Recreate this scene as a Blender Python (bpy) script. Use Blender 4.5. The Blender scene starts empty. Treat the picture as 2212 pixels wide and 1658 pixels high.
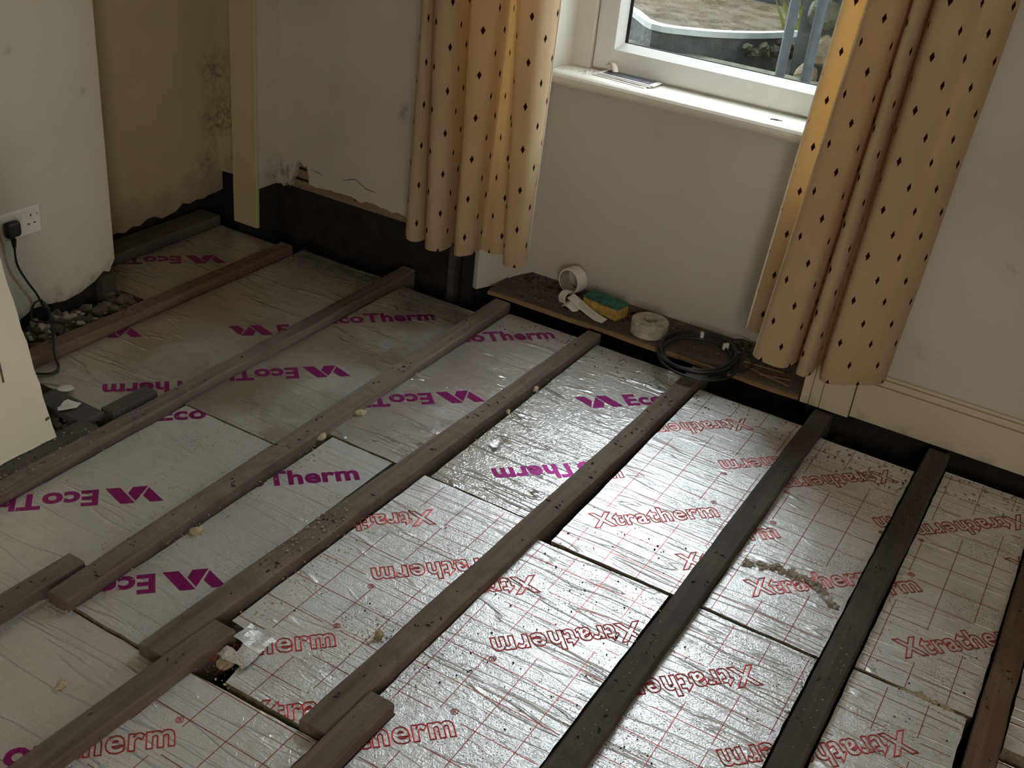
import bpy, bmesh, math, random
from mathutils import Vector, Matrix, noise

random.seed(7)
scene = bpy.context.scene
COL = scene.collection
PI = math.pi

# ------------------------------------------------------------------ camera, sky, exposure
cam_data = bpy.data.cameras.new('camera')
cam = bpy.data.objects.new('camera', cam_data)
COL.objects.link(cam)
cam_data.sensor_fit = 'HORIZONTAL'
cam_data.sensor_width = 36.0
cam_data.lens = 36.0 * 2400.0 / 2212.0
cam_data.clip_start = 0.02
RX, RD, RF = (0.856127, 0.507434, 0.097761), (0.325058, -0.381736, -0.865225), (-0.401726, 0.772521, -0.491760)
cam.matrix_world = Matrix(((RX[0], -RD[0], -RF[0], 0.0),
                           (RX[1], -RD[1], -RF[1], 0.0),
                           (RX[2], -RD[2], -RF[2], 1.75),
                           (0, 0, 0, 1)))
scene.camera = cam

world = bpy.data.worlds.new('overcast_sky')
scene.world = world
world.use_nodes = True
wn = world.node_tree.nodes
wl = world.node_tree.links
wn.clear()
w_out = wn.new('ShaderNodeOutputWorld')
w_bg = wn.new('ShaderNodeBackground')
w_bg.inputs['Color'].default_value = (0.86, 0.94, 1.0, 1)
w_bg.inputs['Strength'].default_value = 10.5
wl.new(w_bg.outputs[0], w_out.inputs[0])

fill = bpy.data.lights.new('rear_fill_light', 'AREA')  # area fill added to brighten the room from behind; no window stands there
fill.shape = 'RECTANGLE'; fill.size = 1.3; fill.size_y = 1.5; fill.energy = 44; fill.color = (1.0, .93, .83)
fo = bpy.data.objects.new('rear_fill_light', fill); COL.objects.link(fo)
fo.location = (.9, -1.5, 1.5); fo.rotation_euler = (PI / 2, 0, math.radians(34))

scene.view_settings.view_transform = 'Standard'
scene.view_settings.look = 'None'
scene.view_settings.gamma = 1.0
scene.view_settings.use_curve_mapping = False
scene.view_settings.exposure = 0.38
scene.cycles.use_denoising = True
scene.cycles.max_bounces = 10
scene.cycles.diffuse_bounces = 6
scene.cycles.glossy_bounces = 6
scene.cycles.transparent_max_bounces = 12
scene.cycles.sample_clamp_indirect = 8.0

# ------------------------------------------------------------------ node helpers
def new_mat(name):
    m = bpy.data.materials.new(name)
    m.use_nodes = True
    nt = m.node_tree
    nt.nodes.clear()
    out = nt.nodes.new('ShaderNodeOutputMaterial')
    return m, nt, out

class NT:
    def __init__(s, nt): s.nt = nt
    def n(s, t, **kw):
        nd = s.nt.nodes.new(t)
        for k, v in kw.items(): setattr(nd, k, v)
        return nd
    def link(s, a, b): s.nt.links.new(a, b)
    def val(s, sock, v):
        if hasattr(v, 'node'): s.link(v, sock)
        else: sock.default_value = v
    def coord(s, scale=(1, 1, 1), kind='Object', rot=(0, 0, 0)):
        tc = s.n('ShaderNodeTexCoord'); mp = s.n('ShaderNodeMapping')
        mp.inputs['Scale'].default_value = scale
        mp.inputs['Rotation'].default_value = rot
        s.link(tc.outputs[kind], mp.inputs[0])
        return mp.outputs[0]
    def noise(s, vec, scale=5, detail=3, rough=.5, dist=0):
        nd = s.n('ShaderNodeTexNoise')
        s.link(vec, nd.inputs['Vector'])
        nd.inputs['Scale'].default_value = scale
        nd.inputs['Detail'].default_value = detail
        nd.inputs['Roughness'].default_value = rough
        nd.inputs['Distortion'].default_value = dist
        return nd.outputs[0]
    def math(s, op, a, b=0.0, c=0.0, clamp=False):
        nd = s.n('ShaderNodeMath', operation=op, use_clamp=clamp)
        s.val(nd.inputs[0], a); s.val(nd.inputs[1], b)
        if len(nd.inputs) > 2: s.val(nd.inputs[2], c)
        return nd.outputs[0]
    def ramp(s, fac, lo, hi, a=0.0, b=1.0, smooth=False):
        nd = s.n('ShaderNodeMapRange')
        if smooth: nd.interpolation_type = 'SMOOTHSTEP'
        s.link(fac, nd.inputs['Value'])
        nd.inputs['From Min'].default_value = lo; nd.inputs['From Max'].default_value = hi
        nd.inputs['To Min'].default_value = a; nd.inputs['To Max'].default_value = b
        return nd.outputs[0]
    def mix(s, fac, a, b):
        nd = s.n('ShaderNodeMix', data_type='RGBA')
        s.val(nd.inputs[0], fac)
        for sock, v in ((nd.inputs[6], a), (nd.inputs[7], b)):
            if hasattr(v, 'node'): s.link(v, sock)
            else: sock.default_value = (v[0], v[1], v[2], 1)
        return nd.outputs[2]
    def sep(s, vec):
        nd = s.n('ShaderNodeSeparateXYZ'); s.link(vec, nd.inputs[0]); return nd.outputs
    def bump(s, h, dist=1.0, strength=1.0):
        nd = s.n('ShaderNodeBump')
        nd.inputs['Strength'].default_value = strength
        nd.inputs['Distance'].default_value = dist
        s.link(h, nd.inputs['Height'])
        return nd.outputs[0]
    def bsdf(s, color, rough=.6, metal=0.0, normal=None, spec=None):
        nd = s.n('ShaderNodeBsdfPrincipled')
        if hasattr(color, 'node'): s.link(color, nd.inputs['Base Color'])
        else: nd.inputs['Base Color'].default_value = (*color, 1)
        s.val(nd.inputs['Roughness'], rough); s.val(nd.inputs['Metallic'], metal)
        if spec is not None: nd.inputs['Specular IOR Level'].default_value = spec
        if normal is not None: s.link(normal, nd.inputs['Normal'])
        return nd.outputs[0]

def simple(name, color, rough=.6, metal=0.0, var=.12, scale=20, bump=0.0, bscale=60, spec=None):
    m, nt, out = new_mat(name); t = NT(nt)
    v = t.coord()
    n = t.noise(v, scale, 4)
    dark = tuple(c * (1 - var) for c in color); lite = tuple(min(1, c * (1 + var)) for c in color)
    c = t.mix(t.ramp(n, .3, .7), dark, lite)
    nrm = t.bump(t.math('MULTIPLY', t.noise(v, bscale, 4), bump)) if bump else None
    t.link(t.bsdf(c, rough, metal, nrm, spec), out.inputs[0])
    return m

def foil(name, base, rough, metal, dust, specks, crease, dustcol=(.37, .34, .28), bumpy=1.0):
    """aluminium facing of the boards: crinkles and long creases as fine relief, dust and soot as wear"""
    m, nt, out = new_mat(name); t = NT(nt)
    v = t.coord()
    n1 = t.noise(v, 30, 3, .55, .8)
    n2 = t.noise(v, 78, 1.5, .5, 2.6)
    vs = t.coord((1.1, 9.5, 1))
    cr = t.noise(vs, 1.0, 2.2, .55, .25)
    ridge = t.ramp(t.math('ABSOLUTE', t.math('SUBTRACT', cr, .5)), 0, .014, 1, 0, True)
    vs2 = t.coord((2.6, 30, 1), rot=(0, 0, .25))
    cr2 = t.noise(vs2, 1.0, 2, .5, .3)
    ridge2 = t.ramp(t.math('ABSOLUTE', t.math('SUBTRACT', cr2, .47)), 0, .02, 1, 0, True)
    h = t.math('MULTIPLY', n1, .0020 * bumpy)
    h = t.math('MULTIPLY_ADD', n2, .0012 * bumpy, h)
    h = t.math('MULTIPLY_ADD', ridge, .0016 * crease, h)
    h = t.math('MULTIPLY_ADD', ridge2, .0005 * crease, h)
    nrm = t.bump(h)
    big = t.noise(v, 3.2, 5, .65)
    fine = t.noise(v, 120, 3, .7)
    grain = t.noise(v, 420, 2, .6)
    dmask = t.math('MULTIPLY', t.ramp(big, .62 - dust * .35, .9 - dust * .3), t.ramp(grain, .35, .6), clamp=True)
    sp = t.ramp(t.noise(v, 240, 2, .6), .585, .62)
    spm = t.math('MULTIPLY', sp, t.ramp(t.noise(v, 4.5, 4, .7), .58 - specks * .1, .70 - specks * .08), clamp=True)
    smear = t.math('MULTIPLY', t.ramp(t.noise(t.coord((6, 3, 1)), 1.6, 5, .7), .53, .74), .24 * specks)
    col = t.mix(t.ramp(fine, .3, .7, 0, .25), base, tuple(c * .75 for c in base))
    col = t.mix(smear, col, (.13, .11, .09))
    col = t.mix(dmask, col, dustcol)
    col = t.mix(t.math('MULTIPLY', spm, .85), col, (.035, .028, .022))
    nonmetal = t.math('MAXIMUM', dmask, spm)
    met = t.math('MULTIPLY', t.math('SUBTRACT', 1.0, nonmetal), metal)
    rg = t.math('MAXIMUM', t.math('MULTIPLY', nonmetal, .95), rough)
    t.link(t.bsdf(col, rg, met, nrm), out.inputs[0])
    return m

def timber(name, col, dark, dustcol, dust=.3, along='Y', blotch=.5):
    m, nt, out = new_mat(name); t = NT(nt)
    sc = (34, 1.6, 34) if along == 'Y' else (1.6, 34, 34) if along == 'X' else (34, 34, 1.6)
    g = t.noise(t.coord(sc), 1.0, 5, .65, .4)
    v = t.coord()
    c = t.mix(t.ramp(g, .3, .72), dark, col)
    bl = t.noise(v, 9, 5, .7)
    c = t.mix(t.math('MULTIPLY', t.ramp(bl, .55, .75), blotch), c, tuple(x * .35 for x in dark))
    d = t.math('MULTIPLY', t.ramp(t.noise(v, 5, 4, .7), .5, .75), t.ramp(t.noise(v, 300, 2, .6), .42, .62), clamp=True)
    c = t.mix(t.math('MULTIPLY', d, dust), c, dustcol)
    hole = t.ramp(t.noise(v, 55, 2, .5), .735, .755)
    c = t.mix(hole, c, (.008, .006, .005))
    h = t.math('MULTIPLY_ADD', g, .002, t.math('MULTIPLY', t.noise(v, 150, 3), .0012))
    t.link(t.bsdf(c, .85, 0, t.bump(h), .25), out.inputs[0])
    return m

def plaster(name, col, stain=.35, low=None, lowcol=(.05, .04, .03), rough=.75, spots=()):
    """painted wall; low = (z0, z1) of a damp dirty zone near the floor"""
    m, nt, out = new_mat(name); t = NT(nt)
    tc = t.n('ShaderNodeNewGeometry')
    v = tc.outputs['Position']
    big = t.noise(v, 2.2, 5, .6)
    c = t.mix(t.math('MULTIPLY', t.ramp(big, .45, .75), stain), col, tuple(x * .66 for x in col))
    sm = t.ramp(t.noise(v, 14, 3, .6), .7, .8)
    c = t.mix(t.math('MULTIPLY', sm, stain * .6), c, tuple(x * .45 for x in col))
    if low:
        z = t.sep(v)[2]
        zz = t.math('MULTIPLY_ADD', t.math('SUBTRACT', t.noise(v, 11, 5, .7), .5), .34, z)
        f = t.ramp(zz, low[0], low[1], 1, 0, True)
        c = t.mix(f, c, lowcol)
    for (sx, sy, sz, rad, k) in spots:                                # mould and scuff marks where the wall has them
        dn = t.n('ShaderNodeVectorMath', operation='DISTANCE'); t.link(v, dn.inputs[0]); dn.inputs[1].default_value = (sx, sy, sz)
        f = t.math('MULTIPLY', t.ramp(dn.outputs['Value'], 0, rad, 1, 0, True), t.ramp(t.noise(v, 38, 4, .7), .42, .66), clamp=True)
        c = t.mix(t.math('MULTIPLY', f, k), c, tuple(x * .18 for x in col))
    h = t.math('MULTIPLY', t.noise(v, 18, 4, .55), .0010)
    t.link(t.bsdf(c, rough, 0, t.bump(h), .3), out.inputs[0])
    return m

M = {}
M['eco_far'] = foil('dusty_plain_foil', (.66, .64, .59), .29, .96, .55, .25, 1.5)
M['eco_mid'] = foil('crinkled_bright_foil', (.82, .83, .84), .30, .95, .30, .2, 2.4, bumpy=.85)
M['eco_dust'] = foil('sawdusty_foil', (.70, .69, .66), .36, .76, .75, .2, 1.2)
M['eco_saw'] = foil('sawdust_strewn_foil', (.76, .765, .77), .36, .80, .65, .2, 1.3)
M['xtra'] = foil('white_lacquered_foil', (.84, .845, .85), .43, .72, .14, .9, 1.4, (.36, .32, .25), bumpy=.75)
M['xtra_soot'] = foil('sooty_lacquered_foil', (.84, .845, .85), .43, .70, .18, 1.9, 1.4, (.30, .26, .2), bumpy=.8)
M['xtra_wrinkle'] = foil('wrinkled_lacquered_foil', (.86, .865, .87), .38, .64, .1, .3, 3.4, bumpy=.9)
M['foam'] = simple('yellow_foam', (.44, .37, .23), .95, 0, .25, 60, .004, 200)
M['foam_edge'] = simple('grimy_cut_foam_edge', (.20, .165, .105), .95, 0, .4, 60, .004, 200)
M['red_ink'] = simple('red_ink', (.46, .045, .042), .42, .72, .2, 60)
M['grid_ink'] = simple('grid_ink', (.36, .05, .048), .42, .75, .25, 30)
M['purple_ink'] = simple('purple_ink', (.31, .018, .185), .38, .70, .25, 90)
M['joist'] = timber('weathered_joist', (.19, .148, .116), (.090, .068, .052), (.40, .35, .27), .35)
M['joist_red'] = timber('reddish_joist', (.20, .125, .08), (.10, .06, .038), (.36, .31, .23), .5)
M['joist_dark'] = timber('sooty_joist', (.105, .088, .075), (.055, .045, .038), (.30, .27, .22), .3)
M['board'] = timber('old_floorboard', (.13, .10, .075), (.06, .045, .033), (.22, .195, .16), .8, 'X', .6)
M['split'] = timber('split_raw_edge', (.42, .26, .13), (.18, .10, .05), (.35, .30, .22), .2, 'X', .5)
M['lath'] = timber('sawn_lath', (.40, .28, .17), (.20, .13, .08), (.30, .25, .18), .2, 'X', .3)
M['dark'] = simple('black_void_timber', (.016, .012, .009), .95, 0, .5, 18, .004, 50)
M['soil'] = simple('dark_earth', (.035, .028, .02), 1, 0, .5, 14, .01, 30)
M['wall'] = plaster('cream_wall', (.60, .555, .46), .35)
M['wall_dim'] = plaster('grey_cream_plaster', (.56, .525, .445), .5, spots=((-2.273, 3.28, .589, .06, .7), (-2.83, 3.28, .20, .12, .9), (-.165, 3.285, .618, .03, .6), (-.269, 3.285, .295, .018, .9), (-.33, 3.285, .29, .05, .3)))
M['wall_alcove'] = plaster('ochre_alcove_paint', (.53, .45, .28), .5, (.0, .26), (.36, .27, .19), spots=((-3.165, 3.27, .36, .16, .8), (-3.165, 3.26, .55, .14, .7), (-3.165, 3.2, .2, .10, .6), (-3.08, 3.28, .4, .12, .6), (-3.05, 3.28, .2, .12, .8)))
M['wall_chimney'] = plaster('offwhite_chimney_paint', (.70, .66, .555), .3, (-.06, .12), (.20, .14, .08), spots=((-2.88, 2.382, .691, .022, .6), (-2.88, 2.128, .852, .02, .5)))
M['ochre'] = plaster('yellowed_boxing_paint', (.54, .45, .27), .3)
M['panel'] = plaster('white_panel_paint', (.57, .54, .48), .22)
M['gloss'] = plaster('aged_white_gloss', (.74, .71, .63), .22, None, rough=.35)
M['skirt'] = plaster('cream_skirting_gloss', (.60, .52, .38), .3, (-.12, .035), (.05, .04, .025), rough=.45)
M['ceiling'] = plaster('ceiling_paint', (.62, .57, .47), .2)
M['upvc'] = simple('white_upvc', (.80, .80, .77), .3, 0, .03, 6)
M['gasket'] = simple('black_gasket', (.012, .012, .013), .6)
M['sheet'] = simple('ivory_sheet_paint', (.74, .68, .54), .7, 0, .06, 3)
M['plastic_white'] = simple('white_switch_plastic', (.84, .80, .74), .35, 0, .06, 20)
M['plastic_black'] = simple('black_rubber', (.014, .013, .012), .45)
M['cable'] = simple('dark_cable_sheath', (.014, .015, .018), .38)
M['paper'] = simple('thin_receipt_paper', (.66, .63, .58), .8, 0, .05, 40)
M['print_grey'] = simple('faded_print', (.32, .31, .33), .8)
M['tape_white'] = simple('white_tape', (.78, .74, .66), .55, 0, .05, 30)
M['tape_core'] = simple('cardboard_core', (.36, .33, .28), .85, 0, .1, 30)
M['tape_dusty'] = simple('dusty_tape', (.42, .39, .31), .85, 0, .3, 45, .003, 120)
M['sponge'] = simple('yellow_sponge', (.52, .33, .075), .95, 0, .3, 55, .006, 260)
M['scourer'] = simple('green_scourer', (.035, .16, .115), .95, 0, .6, 45, .006, 240)
M['rubble'] = simple('lime_rubble', (.34, .30, .24), 1, 0, .4, 30, .006, 120)
M['rubble_dark'] = simple('brown_rubble', (.13, .105, .075), 1, 0, .5, 30, .006, 120)
M['iron'] = simple('painted_iron', (.055, .068, .082), .5, 0, .3, 30, .002, 80)
M['sandstone'] = simple('sandstone_rubble', (.22, .17, .105), .9, 0, .4, 16, .01, 60)
M['dark_stone'] = simple('dark_wet_stone', (.050, .055, .054), .6, 0, .55, 9, .006, 40)
M['moss'] = simple('mossy_stone', (.085, .083, .052), .95, 0, .55, 14, .01, 60)
M['moss_dark'] = simple('damp_dark_moss', (.045, .046, .024), 1, 0, .6, 30, .012, 90)
M['leaf'] = simple('grass_tuft', (.26, .27, .07), .8, 0, .3, 40)
M['nosing'] = simple('white_painted_nosing', (.42, .45, .44), .5, 0, .12, 18)

# wet brown step top: glossy puddles
m, nt, out = new_mat('wet_brown_stone'); t = NT(nt); v = t.coord()
c = t.mix(t.ramp(t.noise(v, 7, 5, .7), .35, .7), (.050, .036, .018), (.095, .072, .040))
t.link(t.bsdf(c, t.ramp(t.noise(v, 11, 3, .6), .4, .65, .55, .12), 0, t.bump(t.math('MULTIPLY', t.noise(v, 95, 3), .008))), out.inputs[0])
M['wet_step'] = m

# window pane: clear sheet with a little grime, straight-through transmission plus reflection
m, nt, out = new_mat('window_pane'); t = NT(nt)
tr = t.n('ShaderNodeBsdfTransparent'); tr.inputs[0].default_value = (.93, .96, .95, 1)
gl = t.n('ShaderNodeBsdfGlossy'); gl.inputs['Roughness'].default_value = .03
fr = t.n('ShaderNodeFresnel'); fr.inputs[0].default_value = 1.45
mx = t.n('ShaderNodeMixShader'); t.link(fr.outputs[0], mx.inputs[0]); t.link(tr.outputs[0], mx.inputs[1]); t.link(gl.outputs[0], mx.inputs[2])
df = t.n('ShaderNodeBsdfDiffuse'); df.inputs[0].default_value = (.6, .62, .58, 1)
mx2 = t.n('ShaderNodeMixShader')
g = t.ramp(t.noise(t.coord((9, 9, 3)), 3, 5, .7), .45, .8, .015, .10)
t.link(g, mx2.inputs[0]); t.link(mx.outputs[0], mx2.inputs[1]); t.link(df.outputs[0], mx2.inputs[2])
t.link(mx2.outputs[0], out.inputs[0])
M['pane'] = m

# curtain cloth: sand coloured, woven lattice of small maroon lozenges, lets some light through
m, nt, out = new_mat('lozenge_curtain_cloth'); t = NT(nt)
uv = t.n('ShaderNodeUVMap'); x, y, _ = t.sep(uv.outputs[0])
def lattice(ox, oy):
    fx = t.math('ABSOLUTE', t.math('SUBTRACT', t.math('FRACT', t.math('MULTIPLY_ADD', x, 1 / .098, ox)), .5))
    fy = t.math('ABSOLUTE', t.math('SUBTRACT', t.math('FRACT', t.math('MULTIPLY_ADD', y, 1 / .142, oy)), .5))
    s = t.math('ADD', t.math('MULTIPLY', fx, .098 / .0064), t.math('MULTIPLY', fy, .142 / .0145))
    return t.math('LESS_THAN', s, 1.0)
d = t.math('MAXIMUM', lattice(0, 0), lattice(.5, .5))
v = t.coord()
base = t.mix(t.ramp(t.noise(v, 4, 4, .6), .3, .75), (.58, .45, .29), (.50, .38, .24))
hem = t.math('LESS_THAN', y, .045)
base = t.mix(t.math('MULTIPLY', hem, .35), base, (.45, .36, .22))
colr = t.mix(d, base, (.035, .008, .009))
weave = t.math('MULTIPLY', t.noise(t.coord((500, 500, 500)), 1.0, 2), .0006)
nrm = t.bump(t.math('ADD', weave, t.math('MULTIPLY', t.noise(v, 9, 3), .004)))
dif = t.n('ShaderNodeBsdfDiffuse'); t.link(colr, dif.inputs[0]); t.link(nrm, dif.inputs[2])
trl = t.n('ShaderNodeBsdfTranslucent')
t.link(t.mix(d, (.78, .40, .10), (.03, .005, .005)), trl.inputs[0])
mx = t.n('ShaderNodeMixShader'); mx.inputs[0].default_value = .24
t.link(dif.outputs[0], mx.inputs[1]); t.link(trl.outputs[0], mx.inputs[2]); t.link(mx.outputs[0], out.inputs[0])
M['curtain'] = m
M['lining'] = simple('cream_lining_highlight', (.78, .70, .56), .85, 0, .08, 30)

# ------------------------------------------------------------------ mesh helpers
def link_mesh(name, verts, faces, mat, parent=None, smooth=False, uvs=None, at=None):
    """one mesh object; origin at the middle of its base unless `at` is given"""
    if at is None:
        xs = [v[0] for v in verts]; ys = [v[1] for v in verts]; zs = [v[2] for v in verts]
        at = ((min(xs) + max(xs)) / 2, (min(ys) + max(ys)) / 2, min(zs))
    at = Vector(at)
    me = bpy.data.meshes.new(name)
    me.from_pydata([tuple(Vector(v) - at) for v in verts], [], faces)
    if uvs:
        lay = me.uv_layers.new(name='UVMap')
        for poly in me.polygons:
            for li in poly.loop_indices:
                lay.data[li].uv = uvs[me.loops[li].vertex_index]
    if smooth:
        for p in me.polygons: p.use_smooth = True
    me.update()
    if isinstance(mat, (list, tuple)):
        for q in mat: me.materials.append(q)
    else: me.materials.append(mat)
    o = bpy.data.objects.new(name, me)
    COL.objects.link(o)
    if parent is not None:
        o.parent = parent
        o.location = at - world_of(parent)
    else: o.location = at
    return o

def world_of(o):
    p = Vector(o.location)
    while o.parent is not None:
        o = o.parent; p = p + Vector(o.location)
    return p

def from_bm(name, bm, mat, parent=None, smooth=False):
    bmesh.ops.recalc_face_normals(bm, faces=bm.faces[:])
    bm.verts.index_update()
    vs = [tuple(v.co) for v in bm.verts]; fs = [[v.index for v in f.verts] for f in bm.faces]
    mi = [f.material_index for f in bm.faces]
    bm.free()
    o = link_mesh(name, vs, fs, mat, parent, smooth)
    for p, i in zip(o.data.polygons, mi): p.material_index = i
    return o

def empty(name, loc):
    o = bpy.data.objects.new(name, None)
    o.empty_display_size = .05
    COL.objects.link(o); o.location = loc
    return o

def tag(o, label=None, cat=None, group=None, kind=None):
    if label: o['label'] = label
    if cat: o['category'] = cat
    if group: o['group'] = group
    if kind: o['kind'] = kind
    return o

def bm_box(bm, lo, hi, bevel=0.0, mi=0):
    r = bmesh.ops.create_cube(bm, size=1.0)
    vs = r['verts']
    for v in vs:
        v.co = Vector(((lo[0] + hi[0]) / 2 + v.co.x * (hi[0] - lo[0]), (lo[1] + hi[1]) / 2 + v.co.y * (hi[1] - lo[1]), (lo[2] + hi[2]) / 2 + v.co.z * (hi[2] - lo[2])))
    fs = set(f for v in vs for f in v.link_faces)
    for f in fs: f.material_index = mi
    if bevel:
        es = list(set(e for v in vs for e in v.link_edges))
        bmesh.ops.bevel(bm, geom=es, offset=bevel, segments=2, affect='EDGES', profile=.5)
    return vs

def box(name, lo, hi, mat, parent=None, bevel=0.0):
    bm = bmesh.new(); bm_box(bm, lo, hi, bevel)
    return from_bm(name, bm, mat, parent)

def prism(poly, z0, z1):
    """vertical prism over an xy outline"""
    n = len(poly)
    v = [(p[0], p[1], z0) for p in poly] + [(p[0], p[1], z1) for p in poly]
    f = [list(range(n))[::-1], list(range(n, 2 * n))] + [[i, (i + 1) % n, n + (i + 1) % n, n + i] for i in range(n)]
    return v, f

def tube(pts, r, seg=8, closed=False):
    pts = [Vector(p) for p in pts]
    n = len(pts); V = []; F = []
    up = Vector((0, 0, 1))
    for i, p in enumerate(pts):
        a = pts[(i - 1) % n] if (closed or i) else p
        b = pts[(i + 1) % n] if (closed or i < n - 1) else p
        t_ = (b - a).normalized()
        s = t_.cross(up)
        if s.length < 1e-3: s = t_.cross(Vector((1, 0, 0)))
        s.normalize(); u = s.cross(t_)
        rr = r[i] if isinstance(r, (list, tuple)) else r
        for k in range(seg):
            an = 2 * PI * k / seg
            V.append(tuple(p + s * math.cos(an) * rr + u * math.sin(an) * rr))
    m_ = n if closed else n - 1
    for i in range(m_):
        j = (i + 1) % n
        for k in range(seg):
            F.append([i * seg + k, i * seg + (k + 1) % seg, j * seg + (k + 1) % seg, j * seg + k])
    if not closed:
        F.append(list(range(seg))[::-1]); F.append([(n - 1) * seg + k for k in range(seg)])
    return V, F

def spline(pts, sub=6):
    P_ = [Vector(p) for p in pts]; out_ = []
    for i in range(len(P_) - 1):
        p0 = P_[max(i - 1, 0)]; p1 = P_[i]; p2 = P_[i + 1]; p3 = P_[min(i + 2, len(P_) - 1)]
        for k in range(sub):
            t_ = k / sub
            out_.append(.5 * ((2 * p1) + (p2 - p0) * t_ + (2 * p0 - 5 * p1 + 4 * p2 - p3) * t_ * t_ + (3 * p1 - p0 - 3 * p2 + p3) * t_ ** 3))
    out_.append(P_[-1])
    return out_

def lump(bm, c, r, squash=.7, sub=1, jag=.35, rnd=random):
    """one irregular chip or clod"""
    res = bmesh.ops.create_icosphere(bm, subdivisions=sub, radius=1.0)
    rot = Matrix.Rotation(rnd.uniform(0, 6.3), 3, 'Z') @ Matrix.Rotation(rnd.uniform(-.5, .5), 3, 'X')
    sx, sy = rnd.uniform(.7, 1.35), rnd.uniform(.6, 1.1)
    for v in res['verts']:
        k = 1 + rnd.uniform(-jag, jag)
        p = rot @ Vector((v.co.x * sx * k, v.co.y * sy * k, v.co.z * squash * k))
        v.co = Vector(c) + p * r

# ------------------------------------------------------------------ room shell
ZC = 2.5
floor = box('floor', (-3.6, -1.8, -.30), (2.0, 3.62, -.135), M['soil']); tag(floor, kind='structure')
ceiling = box('ceiling', (-3.3, -1.7, ZC), (1.8, 3.7, ZC + .1), M['ceiling']); tag(ceiling, kind='structure')
wall_right = box('wall_right', (1.6, -1.7, -.135), (1.7, 3.3, ZC), M['wall']); tag(wall_right, kind='structure')
wall_back = box('wall_back', (-3.3, -1.7, -.135), (1.6, -1.6, ZC), M['wall']); tag(wall_back, kind='structure')

# chimney breast: painted face towards the room, broken away at the foot, and its end
def jag_line(p0, p1, n, amp, rnd):
    o_ = []
    for i in range(n + 1):
        t_ = i / n
        o_.append((p0[0] + (p1[0] - p0[0]) * t_, p0[1] + (p1[1] - p0[1]) * t_ + (rnd.uniform(-amp, amp) if 0 < i < n else 0)))
    return o_

def slab_x(name, outline, x0, x1, mat, parent=None):
    """outline in (y, z), thickness along x"""
    n = len(outline)
    v = [(x0, a, b) for a, b in outline] + [(x1, a, b) for a, b in outline]
    f = [list(range(n)), list(range(n, 2 * n))[::-1]] + [[i, n + i, n + (i + 1) % n, (i + 1) % n] for i in range(n)]
    bm = bmesh.new(); bv = [bm.verts.new(p) for p in v]
    for q in f: bm.faces.new([bv[i] for i in q])
    return from_bm(name, bm, mat, parent)

def slab_y(name, outline, y0, y1, mat, parent=None):
    """outline in (x, z), thickness along y"""
    n = len(outline)
    v = [(a, y0, b) for a, b in outline] + [(a, y1, b) for a, b in outline]
    f = [list(range(n)), list(range(n, 2 * n))[::-1]] + [[i, n + i, n + (i + 1) % n, (i + 1) % n] for i in range(n)]
    bm = bmesh.new(); bv = [bm.verts.new(p) for p in v]
    for q in f: bm.faces.new([bv[i] for i in q])
    return from_bm(name, bm, mat, parent)

rnd = random.Random(3)
wall_chimney = box('wall_chimney', (-3.3, -1.6, -.135), (-2.905, 2.425, ZC), M['dark']); tag(wall_chimney, kind='structure')
low = [(-1.6, .0)] + [(y_, z_) for y_, z_ in jag_line((.6, .0), (2.30, .015), 26, .02, rnd)] + [(2.36, .035), (2.40, .06), (2.425, .05), (2.452, .09), (2.452, .2)]
slab_x('plaster_face', low + [(2.448, ZC), (-1.6, ZC)], -2.905, -2.88, M['wall_chimney'], wall_chimney)
box('plaster_end', (-3.3, 2.425, .09), (-2.905, 2.45, ZC), M['wall_alcove'], wall_chimney)
box('timber_plug', (-2.915, 2.385, -.06), (-2.868, 2.44, .045), M['joist_dark'], wall_chimney, .004)

wall_left = box('wall_left', (-3.30, 2.425, -.135), (-3.195, 3.40, ZC), M['dark']); tag(wall_left, kind='structure')
low = jag_line((2.45, -.005), (3.285, .055), 22, .014, rnd)
slab_x('plaster_face', low + [(3.285, ZC), (2.45, ZC)], -3.195, -3.165, M['wall_alcove'], wall_left)

# window wall: masonry, lath-and-plaster left of the window, right-hand plaster
wall_front = empty('wall_front', (-1.2, 3.35, -.135)); tag(wall_front, kind='structure')
box('stone_base', (-3.30, 3.315, -.135), (-1.905, 3.72, .26), M['dark'], wall_front)
box('masonry', (-3.30, 3.345, .26), (-1.93, 3.70, ZC), M['dark'], wall_front)
plast = [(-3.165, .135), (-2.99, .14), (-2.86, .16)] + [(-2.845, .165), (-2.83, .155), (-2.812, .18), (-2.80, .165), (-2.795, .185), (-2.78, .21), (-2.77, .25), (-2.762, .275), (-2.745, .278), (-2.728, .262), (-2.715, .268), (-2.705, .23), (-2.702, .195)] \
    + jag_line((-2.69, .196), (-2.06, .193), 26, .008, rnd) + [(-1.97, .19), (-1.915, .20)]
slab_y('lath_plaster', plast + [(-1.915, ZC), (-3.165, ZC)], 3.28, 3.305, M['wall_dim'], wall_front)
for z0 in (.155, .200, .245):
    box('lath', (-2.86, 3.307, z0), (-1.93, 3.316, z0 + .034), M['lath'], wall_front, .002)
box('alcove_return', (-3.165, 3.272, .145), (-2.988, 3.2795, ZC), M['wall_alcove'], wall_front)
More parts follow.
